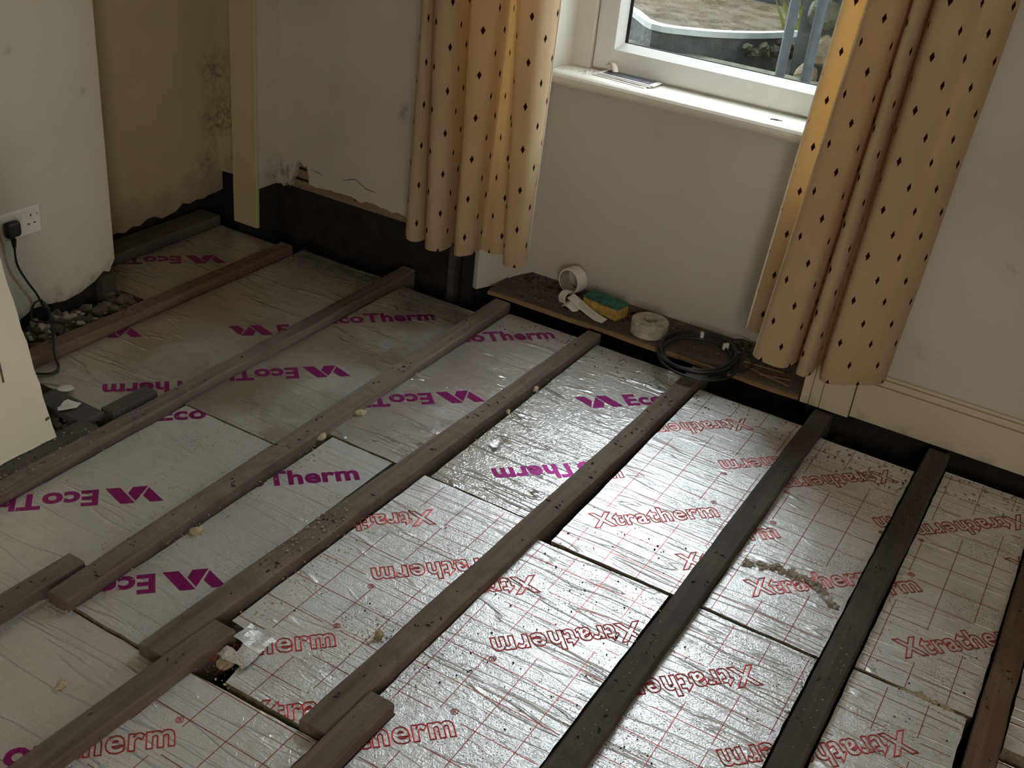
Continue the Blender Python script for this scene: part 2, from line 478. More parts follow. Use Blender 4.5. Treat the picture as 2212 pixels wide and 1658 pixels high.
for seg in (((-2.547, .2545), (-2.51, .266), (-2.481, .277), (-2.465, .272), (-2.425, .253), (-2.40, .2505), (-2.376, .251)), ((-2.70, .262), (-2.66, .258), (-2.62, .249))):
    v_ = []; f_ = []
    for k_, (a_, b_) in enumerate(seg):
        w_ = .0014 if 0 < k_ < len(seg) - 1 else .0003
        v_ += [(a_, 3.2796, b_ - w_), (a_, 3.2796, b_ + w_)]
        if k_: f_.append([2 * k_ - 2, 2 * k_, 2 * k_ + 1, 2 * k_ - 1])
    link_mesh('plaster_crack', v_, f_, M['dark'], wall_front)
box('dark_stud', (-1.965, 3.272, -.135), (-1.92, 3.315, .19), M['dark'], wall_front, .003)
box('dark_stud', (-2.03, 3.276, -.135), (-2.0, 3.315, .19), M['joist_dark'], wall_front, .003)
box('plaster_right', (-.62, 3.285, .02), (1.6, 3.70, ZC), M['wall_dim'], wall_front)
box('plaster_right_foot', (-.62, 3.31, -.135), (1.6, 3.70, .02), M['dark'], wall_front)
box('window_head', (-1.93, 3.30, 2.30), (-.62, 3.70, ZC), M['wall'], wall_front)
box('recess_panel', (-1.86, 3.525, .0), (-.60, 3.70, .765), M['panel'], wall_front)
box('recess_foot', (-1.905, 3.53, -.135), (-.60, 3.72, .0), M['dark'], wall_front)

# left window reveal: splayed timber panelling
def splay(name, ax, ay, bx, by, z0, z1, th, mat, parent):
    d = Vector((bx - ax, by - ay)).normalized(); nn = Vector((-d.y, d.x)) * th
    v, f = prism([(ax, ay), (bx, by), (bx + nn.x, by + nn.y), (ax + nn.x, ay + nn.y)], z0, z1)
    return link_mesh(name, v, f, mat, parent)
wall_reveal_left = empty('wall_reveal_left', (-1.86, 3.4, 0)); tag(wall_reveal_left, kind='structure')
splay('lower_panel', -1.90, 3.277, -1.797, 3.527, .0, .755, .03, M['panel'], wall_reveal_left)
splay('upper_panel', -1.90, 3.277, -1.762, 3.615, .765, 2.30, .03, M['gloss'], wall_reveal_left)
def along(s): return (-1.90 + .378 * s, 3.277 + .926 * s)
for k, (s0, s1, z0, z1, o_) in enumerate(((.05, .235, .93, .945, .010), (.05, .235, .96, .968, .007), (.222, .237, .93, 2.2, .010), (.196, .205, .96, 2.2, .007))):
    a_ = along(s0); b_ = along(s1)
    splay('panel_moulding', a_[0] + .926 * .0, a_[1], b_[0], b_[1], z0, z1, -o_, M['gloss'], wall_reveal_left)
box('stop_bead', (-1.79, 3.585, .812), (-1.70, 3.66, 2.30), M['gloss'], wall_reveal_left, .004)
wall_reveal_right = empty('wall_reveal_right', (-.62, 3.4, 0)); tag(wall_reveal_right, kind='structure')
splay('lower_panel', -.64, 3.277, -.69, 3.527, .0, .765, -.03, M['panel'], wall_reveal_right)
splay('upper_panel', -.64, 3.277, -.66, 3.66, .765, 2.30, -.03, M['gloss'], wall_reveal_right)

# window: mitred uPVC frame, bead, gasket, pane, painted sill board
win = empty('window_1', (-1.17, 3.62, .80)); tag(win, kind='structure')
def ring_piece(a0, a1, b0, b1, y0, y1, side, name, mat, thin=False):
    """one mitred length of a rectangular ring; a = outer lo/hi (x,z), b = inner lo/hi, tapering from y0 (front) to y1"""
    (ox0, oz0), (ox1, oz1) = a0, a1; (ix0, iz0), (ix1, iz1) = b0, b1
    c_ = {'left': [(ox0, oz0), (ox0, oz1), (ix0, iz1), (ix0, iz0)], 'right': [(ox1, oz0), (ox1, oz1), (ix1, iz1), (ix1, iz0)],
          'bottom': [(ox0, oz0), (ox1, oz0), (ix1, iz0), (ix0, iz0)], 'top': [(ox0, oz1), (ox1, oz1), (ix1, iz1), (ix0, iz1)]}[side]
    bx_, bz_ = (0, 0) if thin else {'left': (-.045, 0), 'right': (.03, 0), 'bottom': (0, -.020), 'top': (0, .012)}[side]
    v = [(x_, y0, z_) for x_, z_ in c_[:2]] + [(x_, y1, z_) for x_, z_ in c_[2:]] + [(x_, max(3.70, y1 + .01) if not thin else y1 + .004, z_) for x_, z_ in c_[:2]] + [(x_ + bx_, 3.70 if not thin else y1 + .004, z_ + bz_) for x_, z_ in c_[2:]]
    f = [[0, 1, 2, 3], [4, 7, 6, 5], [0, 4, 5, 1], [1, 5, 6, 2], [2, 6, 7, 3], [3, 7, 4, 0]]
    bm = bmesh.new(); bv = [bm.verts.new(p) for p in v]
    for q in f: bm.faces.new([bv[i] for i in q])
    return from_bm(name, bm, mat, win)
O0, O1 = (-1.70, .80), (-.66, 2.30)
A0, A1 = (-1.695, .822), (-.67, 2.28)
B0, B1 = (-1.622, .893), (-.745, 2.21)
C0, C1 = (-1.597, .917), (-.77, 2.185)
for sd in ('left', 'right', 'bottom', 'top'):
    ring_piece(O0, O1, A0, A1, 3.618, 3.618, sd, 'frame_rail', M['upvc'])
    ring_piece(A0, A1, B0, B1, 3.600, 3.600, sd, 'sash_rail', M['upvc'])
    ring_piece(B0, B1, C0, C1, 3.600, 3.625, sd, 'glazing_bead', M['upvc'])
    ring_piece(C0, C1, (C0[0] + .011, C0[1] + .0025), (C1[0] - .011, C1[1] - .004), 3.6255, 3.627, sd, 'gasket', M['gasket'], True)
link_mesh('glass_pane', [(C0[0], 3.6325, C0[1]), (C1[0], 3.6325, C0[1]), (C1[0], 3.6325, C1[1]), (C0[0], 3.6325, C1[1])], [[0, 1, 2, 3]], M['pane'], win)
# sill board with a rounded nose
prof = [(3.70, .765), (3.475, .765)] + [(3.475 - .024 * math.sin(a_), .789 - .024 * math.cos(a_)) for a_ in [PI * k / 8 for k in range(1, 8)]] + [(3.475, .813), (3.70, .813)]
v = []; n = len(prof)
for xx in (-1.785, -1.775, -.665): v += [(xx, (a_ + .006 if xx < -1.78 else a_), b_) for a_, b_ in prof]
f = [list(range(n)), [2 * n + k for k in range(n)][::-1]]
for s_ in (0, n):
    for k in range(n): f.append([s_ + k, s_ + (k + 1) % n, s_ + n + (k + 1) % n, s_ + n + k])
bm = bmesh.new(); bv = [bm.verts.new(p) for p in v]
for q in f: bm.faces.new([bv[i] for i in q])
from_bm('window_sill', bm, M['gloss'], win)

# boxed-in pipe left of the window
boxing = empty('wall_boxing', (-2.92, 3.22, 0)); tag(boxing, kind='structure')
box('front_board', (-2.985, 3.155, .0), (-2.862, 3.172, ZC), M['ochre'], boxing, .003)
box('side_board', (-2.876, 3.172, .165), (-2.860, 3.279, ZC), M['wall_dim'], boxing)
box('side_stud', (-2.90, 3.18, -.135), (-2.864, 3.279, .165), M['dark'], boxing)
box('front_stud', (-2.98, 3.175, -.135), (-2.90, 3.22, .0), M['dark'], boxing)

# right-hand skirting and plinth block
bb = empty('baseboard_right', (.5, 3.27, .015)); tag(bb, kind='structure')
box('skirting_board', (-.474, 3.266, .012), (1.6, 3.284, .145), M['skirt'], bb, .002)
box('cap_moulding', (-.474, 3.270, .146), (1.6, 3.284, .168), M['skirt'], bb, .004)
box('cap_bead', (-.474, 3.276, .169), (1.6, 3.284, .180), M['skirt'], bb, .002)
plinth = empty('trim_1', (-.55, 3.27, .01)); tag(plinth, kind='structure')
for x0, x1 in ((-.637, -.609), (-.6075, -.574), (-.5725, -.477)):
    box('plinth_piece', (x0, 3.258, .008), (x1, 3.284, .20), M['skirt'], plinth, .002)

# ------------------------------------------------------------------ outside the window: area steps
ground = box('floor_outside', (-6, 3.725, -.2), (3, 8, .60), M['moss']); tag(ground, kind='structure')
wall_out = box('wall_outside', (-6, 6.2, .60), (3, 6.5, 2.7), M['dark_stone']); tag(wall_out, kind='structure')
sky_block = empty('wall_facade_sky_block', (-1, 3.55, ZC)); tag(sky_block, kind='structure')  # unseen facade, extended upward and sideways to cut sky light on the steps
box('upper_sky_block', (-7, 3.36, ZC + .1), (5, 3.70, 7.5), M['dark_stone'], sky_block)
box('side_sky_block', (-7, 3.36, -.135), (-3.31, 3.70, ZC + .1), M['dark_stone'], sky_block)
box('side_sky_block', (1.71, 3.36, -.135), (5, 3.70, ZC + .1), M['dark_stone'], sky_block)
box('mossy_kerb', (-6, 3.74, .60), (3, 4.66, .70), M['moss'], ground, .01)
step = empty('stone_step', (-1.8, 5.0, .6)); tag(step, 'curved stone step outside with wet brown top and pale painted nosing', 'step')
cl = [(-3.6, 5.6), (-3.0, 5.35), (-2.55, 5.08), (-2.12, 4.80), (-1.9, 4.58), (-1.72, 4.64), (-1.60, 4.74), (-1.48, 4.9), (-1.38, 5.11), (-1.34, 5.2)]
edge = spline([(a_, b_, 0) for a_, b_ in cl], 4)
top = [(p.x, p.y) for p in edge] + [(-1.34, 5.60), (-3.6, 5.645)]
v, f = prism(top, .6, .775); link_mesh('riser', v, f, M['dark_stone'], step)
v, f = prism([(p.x, p.y + .03) for p in edge] + top[len(edge):], .776, .80); link_mesh('tread', v, f, M['wet_step'], step)
inner = [(p.x, p.y + .045) for p in edge]
v, f = prism([(p.x, p.y - .012) for p in edge] + inner[::-1], .778, .803); link_mesh('nosing', v, f, M['nosing'], step)
st2 = box('stone_step', (-4, 5.66, .6), (-1.32, 6.19, 1.25), M['dark_stone'], None, .02); tag(st2, 'tall dark stone riser behind the wet brown step outside', 'step')
rail = empty('iron_railing', (-1.15, 4.22, .6)); tag(rail, 'dark blue-grey iron railing of upright bars outside the window', 'railing')
for xx in (-1.205, -1.105, -.99, -.88):
    v, f = tube([(xx, 4.22, .70), (xx, 4.22, 1.6)], .019, 10); link_mesh('bar', v, f, M['iron'], rail)
v, f = tube([(-1.35, 4.22, 1.6), (-.7, 4.22, 1.6)], .022, 8); link_mesh('top_rail', v, f, M['iron'], rail)
rw = empty('rubble_wall', (-1.0, 4.75, .6)); tag(rw, 'rough tan rubble stone wall seen between the railing bars', 'wall')
box('core', (-1.30, 4.68, .6), (-.3, 5.0, 1.7), M['dark_stone'], rw)
r2 = random.Random(11)
for row, z_ in enumerate((.70, .82, .96, 1.10, 1.24, 1.38)):
    x_ = -1.29 + (row % 2) * .05
    while x_ < -.4:
        wd = r2.uniform(.09, .17)
        bm = bmesh.new(); lump(bm, (0, 0, 0), 1.0, 1.0, 2, .10, r2)
        for q in bm.verts: q.co = Vector((x_ + wd / 2 + q.co.x * wd * .42, 4.68 + q.co.y * .05, z_ + q.co.z * .066))
        from_bm('stone', bm, M['sandstone'] if r2.random() < .75 else M['moss'], rw)
        x_ += wd
bm = bmesh.new()
for k in range(40):
    a_ = r2.uniform(-1, 1); b0 = Vector((-1.42 + r2.uniform(-.08, .08), 5.1 + r2.uniform(-.06, .06), .80))
    tip = b0 + Vector((a_ * .12, r2.uniform(-.1, .02), r2.uniform(.08, .2))); s_ = Vector((.006, 0, 0))
    q = [bm.verts.new(p) for p in (b0 - s_, b0 + s_, tip)]; bm.faces.new(q)
tuft = from_bm('grass_tuft', bm, M['leaf']); tag(tuft, 'tuft of yellow-green grass growing on the stone step outside', 'grass', kind='stuff')
bm = bmesh.new()
for k in range(16):
    a_ = k / 15; lump(bm, (-1.53 + .17 * a_, 4.80 + .27 * a_ + r2.uniform(-.02, .02), r2.uniform(.70, .76)), r2.uniform(.018, .034), .8, 2, .25, r2)
from_bm('moss', bm, M['moss_dark'], step)['kind'] = 'stuff'

# ------------------------------------------------------------------ floor joists
def joist(label, xl0, y0, xl1, y1, wr0, wr1, mat, zt=0.0, depth=.10, seed=0, nails=True):
    """a joist from (xl0,y0) to (xl1,y1): xl = left edge of its top, wr = its width at each end"""
    r_ = random.Random(seed + 50); n = max(4, int((y1 - y0) / .10)); V = []; F = []
    for i in range(n + 1):
        t_ = i / n; y = y0 + (y1 - y0) * t_
        a = xl0 + (xl1 - xl0) * t_ + r_.uniform(-.0013, .0013); b = a + wr0 + (wr1 - wr0) * t_ + r_.uniform(-.0013, .0013)
        e = .004; dz = r_.uniform(-.0012, .0012)
        V += [(a, y, zt - depth), (a, y, zt - e), (a + e, y, zt + dz), (b - e, y, zt + dz), (b + r_.uniform(-.001, .001), y, zt - e), (b, y, zt - depth)]
    for i in range(n):
        for k in range(6):
            F.append([i * 6 + k, i * 6 + (k + 1) % 6, (i + 1) * 6 + (k + 1) % 6, (i + 1) * 6 + k])
    F.append([0, 1, 2, 3, 4, 5]); F.append([n * 6 + k for k in range(6)][::-1])
    bm = bmesh.new(); bv = [bm.verts.new(p) for p in V]
    for q in F: bm.faces.new([bv[i] for i in q])
    o = from_bm('floor_joist', bm, mat)
    tag(o, label, 'joist')
    if nails:                                   # splinters, nail heads and crumbs lying in clusters where boards were nailed
        bm = bmesh.new(); y = y0 + .12
        while y < y1 - .06:
            t_ = (y - y0) / (y1 - y0); a = xl0 + (xl1 - xl0) * t_; w = wr0 + (wr1 - wr0) * t_
            for k in range(r_.randint(1, 5)):
                cx = a + w * r_.uniform(.2, .85); cy = y + r_.gauss(0, .024)
                L = r_.uniform(.0025, .009); W = r_.uniform(.001, .0028); an = r_.uniform(0, PI); h = r_.uniform(.002, .0045)
                d = Vector((math.cos(an), math.sin(an), 0)); s = Vector((-d.y, d.x, 0)); c = Vector((cx, cy, zt + .0008))
                q = [bm.verts.new(c - d * L), bm.verts.new(c + s * W), bm.verts.new(c + d * L), bm.verts.new(c - s * W), bm.verts.new(c + Vector((0, 0, h)))]
                for g_ in ((0, 1, 4), (1, 2, 4), (2, 3, 4), (3, 0, 4), (3, 2, 1, 0)): bm.faces.new([q[j] for j in g_])
            y += r_.uniform(.06, .30)
        p = from_bm('nail_debris', bm, M['dark'], o); p['kind'] = 'stuff'
    return o

YF = 3.262
joist('reddish old joist at the foot of the chimney breast and alcove', -2.712, 1.3, -2.710, 3.12, .062, .060, M['joist_red'], seed=1)
joist('brown joist running past the leaning sheet to the left curtain, second from the left wall', -2.172, -.6, -2.226, YF, .050, .058, M['joist'], seed=2)
joist('short dusty timber packed beside the joist at the foot of the leaning sheet', -2.288, -.6, -2.284, 1.78, .098, .098, M['joist_dark'], zt=-.006, seed=3)
joist('joist ending in the left foreground beside a lapped timber, dusted with sawdust', -1.767, 1.235, -1.806, YF, .064, .066, M['joist'], seed=4)
joist('lapped timber at the left edge of the picture, alongside a cut joist end', -1.872, -.6, -1.838, 1.355, .056, .056, M['joist'], zt=-.002, seed=5)
joist('joist sprinkled with sawdust curls, its square cut end above the near grey board', -1.482, 1.237, -1.421, YF, .072, .056, M['joist'], seed=6)
joist('lapped joist in the lower left corner with a torn foil corner at its tip', -1.478, -.6, -1.404, 1.386, .058, .063, M['joist'], zt=.003, seed=7)
joist('joist running under the cable coil, between the purple-print and red-print bays', -1.062, 1.272, -1.015, YF, .066, .063, M['joist'], seed=8)
joist('short lapped joist at the bottom centre of the picture', -1.012, -.6, -.992, 1.417, .066, .064, M['joist'], zt=.003, seed=9)
joist('long dark joist that ends beneath the plinth block at the right end of the recess', -.606, -.6, -.584, YF, .074, .062, M['joist_dark'], seed=10)
joist('dark joist under the right skirting, with a powdery patch along its side', -.217, -.6, -.216, YF, .064, .068, M['joist_dark'], seed=12)
joist('brown joist at the right edge of the picture', .138, -.6, .132, YF, .060, .062, M['joist_red'], seed=13)
tag(box('wall_plate', (-3.155, 2.46, -.075), (-3.05, 3.15, .008), M['joist_dark'], None, .006), 'dark timber plate lying along the foot of the alcove wall', 'timber')
tag(box('timber_offcut', (-2.47, 1.765, -.026), (-2.262, 1.845, -.006), M['joist_dark'], None, .003), 'flat dark board offcut lying by the corner of the leaning sheet', 'timber')
tag(box('timber_offcut', (-2.285, 1.85, -.026), (-2.234, 2.02, -.004), M['joist_dark'], None, .003), 'short dark offcut lying against the second joist beyond the leaning sheet', 'timber')

# ------------------------------------------------------------------ print on the boards
def font_geometry(body, offset=0.0, outline=0.0, res=3, sp=1.05):
    cu = bpy.data.curves.new('lettering_source', 'FONT')
    cu.body = body; cu.space_character = sp; cu.size = 1.0; cu.resolution_u = res; cu.offset = offset
    if outline:
        cu.fill_mode = 'NONE'; cu.bevel_depth = outline; cu.bevel_resolution = 0
    ob = bpy.data.objects.new('lettering_source', cu); COL.objects.link(ob)
    bpy.context.view_layer.update()
    me = bpy.data.meshes.new_from_object(ob.evaluated_get(bpy.context.evaluated_depsgraph_get()))
    V = [tuple(q.co) for q in me.vertices]; F = [list(p.vertices) for p in me.polygons]
    bpy.data.objects.remove(ob); bpy.data.curves.remove(cu); bpy.data.meshes.remove(me)
    return V, F

def fit(geo, u0, u1, v0, v1, slant=0.0, zs=.05):
    V, F = geo
    ax = min(p[0] for p in V); bx = max(p[0] for p in V); ay = min(p[1] for p in V); by = max(p[1] for p in V)
    o_ = []
    for p in V:
        vv = v0 + (p[1] - ay) / (by - ay) * (v1 - v0)
        o_.append((u0 + (p[0] - ax) / (bx - ax) * (u1 - u0) + slant * vv, vv, p[2] * zs))
    return o_, F

def join(*gs):
    V = []; F = []
    for v, f in gs:
        b = len(V); V += v; F += [[i + b for i in q] for q in f]
    return V, F

LX = .375
X_WORD = (fit(font_geometry('Xtratherm', .034, .021, sp=1.13), 0, LX, 0, .068, .03, .022))
X_MARK = fit(font_geometry('®', .0, .02), LX - .002, LX + .016, .060, .078, .03, .012)
logo = ([(.108, 0, 0), (.145, 0, 0), (.106, .072, 0), (.071, .072, 0), (.038, 0, 0), (.076, 0, 0), (.088, .027, 0), (.069, .064, 0), (.036, .006, 0), (.051, .042, 0), (.033, .072, 0), (0, .072, 0)],
        [[0, 1, 2, 3], [4, 5, 6, 7], [8, 9, 10, 11]])
E_WORD = join(logo, fit(font_geometry('Eco', .034), .161, .298, 0, .070), fit(font_geometry('Therm', .036), .300, .553, 0, .070))

TEXTS = [
('A','E',-1,0.161,-2.931,2.809),
('B','E',1,0.161,-2.238,2.563),
('B','E',-1,0.555,-2.416,1.970),
('B','E',-1,0.02,-2.620,2.296),
('C1','E',1,0.555,-1.895,3.011),
('C1','E',-1,0.161,-2.044,2.430),
('C2','E',1,0.205,-2.107,1.957),
('C2','E',-1,0.161,-2.008,1.596),
('D1','E',1,0.555,-1.495,3.176),
('D1','E',-1,0.161,-1.625,2.575),
('D2','E',1,0.555,-1.503,2.056),
('D2','E',-1,0.161,-1.647,1.444),
('D3','E',-1,0.245,-1.454,0.941),
('E1','E',1,0.161,-1.089,2.917),
('E1','E',-1,0.555,-1.252,2.331),
('E2','X',-1,0,-1.270,2.069),
('E2','X',-1,1,-1.256,1.771),
('E2','X',1,1,-1.148,1.504),
('E2','X',1,0.3,-1.082,1.283),
('E3','X',1,1,-1.228,1.094),
('F1','X',1,0,-0.882,2.264),
('F1','X',-1,0,-0.755,3.099),
('F1','X',1,1,-0.920,2.537),
('F1','X',-1,1,-0.738,2.801),
('F1','X',1,0,-0.617,2.247),
('F2','X',-1,0,-0.914,2.001),
('F2','X',-1,0,-0.628,2.006),
('F2','X',1,1,-0.785,1.444),
('G1','X',-1,0,-0.293,3.097),
('G1','X',1,1,-0.450,2.548),
('G1','X',-1,1,-0.271,2.808),
('G1','X',1,0,-0.431,2.258),
('G2','X',-1,0,-0.348,2.031),
('G2','X',-1,1,-0.325,1.734),
('H1','X',-1,0,0.092,3.113),
('H1','X',1,1,-0.069,2.560),
('H1','X',1,0,-0.049,2.271),
('H1','X',1,0,0.132,2.803),
('H2','X',-1,0,0.003,2.040),
]

def clip(V, F, rect):
    bm = bmesh.new(); bv = [bm.verts.new(p) for p in V]
    for q in F:
        try: bm.faces.new([bv[i] for i in q])
        except ValueError: pass
    x0, x1, y0, y1 = rect
    for co, no in (((x0, 0, 0), (-1, 0, 0)), ((x1, 0, 0), (1, 0, 0)), ((0, y0, 0), (0, -1, 0)), ((0, y1, 0), (0, 1, 0))):
        g_ = bm.verts[:] + bm.edges[:] + bm.faces[:]
        bmesh.ops.bisect_plane(bm, geom=g_, plane_co=co, plane_no=no, clear_outer=True)
    loose = [q for q in bm.verts if not q.link_faces]
    bmesh.ops.delete(bm, geom=loose, context='VERTS')
    return bm

ZT = -.028
def insulation(key, label, poly, mat, kind, group=None, grid=None, zt=ZT, seed=0, th=.062):
    """foil-faced foam board: poly = xy outline; top face foil, sides foam; print as thin ink relief on top"""
    r_ = random.Random(seed + 900)
    out_ = []
    for i, p in enumerate(poly):                                      # saw-cut edges, slightly ragged
        q = poly[(i + 1) % len(poly)]; L = math.hypot(q[0] - p[0], q[1] - p[1]); k = max(1, int(L / .035))
        for j in range(k):
            t_ = j / k; w = 0 if j == 0 else r_.uniform(-.0013, .0013)
            nx, ny = (q[1] - p[1]) / max(L, 1e-6), -(q[0] - p[0]) / max(L, 1e-6)
            out_.append((p[0] + (q[0] - p[0]) * t_ + nx * w, p[1] + (q[1] - p[1]) * t_ + ny * w))
    v, f = prism(out_, zt - th, zt)
    bm = bmesh.new(); bv = [bm.verts.new(p) for p in v]
    for i, q in enumerate(f):
        fc = bm.faces.new([bv[j] for j in q]); fc.material_index = 0 if i == 1 else 1
    o = from_bm('insulation_board', bm, [mat, M['foam_edge']])
    tag(o, label, 'insulation board', group)
    xs = [p[0] for p in poly]; ys = [p[1] for p in poly]
    rect = (min(xs), max(xs), min(ys), max(ys))
    ang = math.radians(46)
    halos = []
    for b_, kd, ori, u_, x_, y_ in TEXTS:
        if b_ != key: continue
        if kd == 'X': u_ = u_ * LX
        a_ = ang if ori > 0 else ang + PI
        du = Vector((math.cos(a_), math.sin(a_), 0)); dv = Vector((-du.y, du.x, 0))
        o0 = Vector((x_, y_, zt + .0007)) - du * u_
        for nm, geo in ((('lettering', X_WORD), ('registered_mark', X_MARK)) if kd == 'X' else (('lettering', E_WORD),)):
            W = [o0 + du * p[0] + dv * p[1] + Vector((0, 0, p[2])) for p in geo[0]]
            tb = clip(W, geo[1], rect)
            if len(tb.faces) == 0: tb.free(); continue
            from_bm(nm, tb, M['red_ink'] if kd == 'X' else M['purple_ink'], o)
        halos.append((o0, du, dv, LX if kd == 'X' else .56))
    if grid:
        gx, gy, sp = grid; V = []; F = []; w = .0009; z = zt + .0004
        def free(x, y):
            for o0, du, dv, L in halos:
                d = Vector((x, y, 0)) - Vector((o0.x, o0.y, 0)); a = d.dot(du); b = d.dot(dv)
                if -.012 < a < L + .012 and -.012 < b < .082: return False
            return True
        def strip(pts, horiz):
            run = []
            for p in pts + [None]:
                if p is not None and free(*p): run.append(p); continue
                if len(run) > 1:
                    a, c = run[0], run[-1]; b = len(V)
                    if horiz: V.extend([(a[0], a[1] - w, z), (c[0], c[1] - w, z), (c[0], c[1] + w, z), (a[0], a[1] + w, z)])
                    else: V.extend([(a[0] + w, a[1], z), (c[0] + w, c[1], z), (c[0] - w, c[1], z), (a[0] - w, a[1], z)])
                    F.append([b, b + 1, b + 2, b + 3])
                run = []
        x = gx - math.floor((gx - rect[0]) / sp) * sp
        while x < rect[1] - .004:
            if x > rect[0] + .004: strip([(x, rect[2] + k * .006) for k in range(int((rect[3] - rect[2]) / .006))], False)
            x += sp
        y = gy - math.floor((gy - rect[2]) / sp) * sp
        while y < rect[3] - .004:
            if y > rect[2] + .004: strip([(rect[0] + k * .006, y) for k in range(int((rect[1] - rect[0]) / .006))], True)
            y += sp
        if F: link_mesh('grid_print', V, F, M['grid_ink'], o)
    return o

def rect(x0, x1, y0, y1, dx=0.0):
    return [(x0, y0), (x1, y0), (x1 + dx, y1), (x0 + dx, y1)]
insulation('A', 'dusty foil insulation board in the alcove, purple print half under the wall', rect(-3.035, -2.722, 2.458, 3.135), M['eco_far'], 'E', seed=1)
insulation('B', 'wide dull foil board between the reddish joist and the joist past the sheet', rect(-2.636, -2.240, 1.86, 3.17), M['eco_far'], 'E', seed=2)
insulation('C1', 'far foil board with purple print ending behind the left curtain hem', rect(-2.152, -1.806, 2.046, 3.16), M['eco_far'], 'E', seed=3)
insulation('C2', 'sawdust-covered near board with purple print left of the lapped timber', rect(-2.122, -1.880, -.4, 2.040) if False else [(-2.122, -.4), (-1.880, -.4), (-1.845, 1.36), (-1.776, 1.37), (-1.788, 2.040), (-2.14, 2.040)], M['eco_dust'], 'E', seed=4)
insulation('D1', 'crinkled bright foil board with purple print nearest the recess floorboards', rect(-1.726, -1.438, 2.186, 3.235), M['eco_mid'], 'E', seed=5)
insulation('D2', 'sawdust-strewn foil board with purple print between two cut joist ends', rect(-1.698, -1.486, 1.252, 2.178), M['eco_saw'], 'E', seed=6)
insulation('D3', 'plain dull grey board in the lower left foreground', [(-1.808, -.4), (-1.44, -.4), (-1.412, 1.23), (-1.46, 1.246), (-1.772, 1.246), (-1.80, 1.2)], M['eco_dust'], 'E', zt=-.034, seed=7)
insulation('E1', 'bright crinkled foil board with purple print beside the cable coil joist', rect(-1.362, -1.032, 2.192, 3.23), M['eco_mid'], 'E', seed=8)
insulation('E2', 'red-print board with a torn corner at the lapped joist tip', [(-1.27, 1.28), (-1.064, 1.28), (-1.046, 2.186), (-1.378, 2.186), (-1.392, 1.43), (-1.31, 1.425), (-1.285, 1.37)], M['xtra'], 'X', grid=(-1.109, 1.355, .097), seed=9)
insulation('E3', 'strongly wrinkled red-print board at the bottom left, beside the lapped joist', [(-1.392, .1), (-1.02, .1), (-1.01, 1.268), (-1.352, 1.258)], M['xtra_wrinkle'], 'X', grid=(-1.06, 1.16, .097), seed=10)
insulation('F1', 'far red-print board below the cable coil', rect(-.948, -.592, 2.146, 3.175), M['xtra'], 'X', grid=(-.80, 2.2, .097), seed=11)
insulation('F2', 'sooty red-print board at the bottom centre, right of the short lapped joist', [(-.925, -.4), (-.612, -.4), (-.606, 2.134), (-.978, 2.128), (-.985, 1.425), (-.925, 1.42)], M['xtra_soot'], 'X', grid=(-.86, 2.06, .097), seed=12)
insulation('G1', 'far red-print board with a strip of debris across it', rect(-.523, -.224, 2.150, 3.14), M['xtra'], 'X', grid=(-.406, 2.497, .0945), seed=13)
insulation('G2', 'near red-print board with soot trails, between the two dark joists', rect(-.528, -.226, -.4, 2.138), M['xtra_soot'], 'X', grid=(-.43, 2.05, .0945), seed=14)
insulation('H1', 'far red-print board in shade under the right skirting', rect(-.143, .126, 2.172, 3.205), M['xtra'], 'X', grid=(-.027, 2.7, .0945), seed=15)
insulation('H2', 'near red-print board at the lower right, cut short of the brown joist', rect(-.143, .116, -.4, 2.160), M['xtra'], 'X', grid=(-.06, 2.02, .0945), seed=16)
insulation('I1', 'shaded far board right of the brown joist at the picture edge', rect(.202, .50, 2.12, 3.2), M['xtra'], 'X', grid=(.25, 2.4, .0945), seed=17)
insulation('I2', 'dark near board right of the brown joist in the lower right corner', rect(.202, .50, -.4, 2.10), M['xtra_soot'], 'X', grid=(.25, 2.0, .0945), zt=-.05, seed=18)

#MORE#
# ------------------------------------------------------------------ recess floorboards
def floorboard(label, x0, x1, y0, y1, seed):
    r_ = random.Random(seed); n = 14; lo = []; hi = []
    for i in range(n + 1):
        t_ = i / n; lo.append((x0 + (x1 - x0) * t_, y0 + r_.uniform(-.003, .003))); hi.append((x0 + (x1 - x0) * t_, y1 + r_.uniform(-.001, .001)))
    v, f = prism(lo + hi[::-1], .0, .020)
    o = link_mesh('floorboard', v, f, M['board']); tag(o, label, 'floorboard')
    return o, lo
fb, lo = floorboard('front old floorboard in the window recess, with a split raw edge', -1.845, -.645, 3.285, 3.412, 1)
r_ = random.Random(5)
for a_, b_ in ((0, 5), (5, 9), (9, 14)):
    e_ = [(p[0], p[1] - .001) for p in lo[a_:b_ + 1]]
    f_ = [(p[0], p[1] - .010 - r_.uniform(0, .006)) for p in lo[a_:b_ + 1]]
    v, f = prism(f_ + e_[::-1], .001, .013); link_mesh('split_edge', v, f, M['split'], fb)
floorboard('back old floorboard in the window recess, against the panel under the sill', -1.835, -.66, 3.417, 3.522, 2)

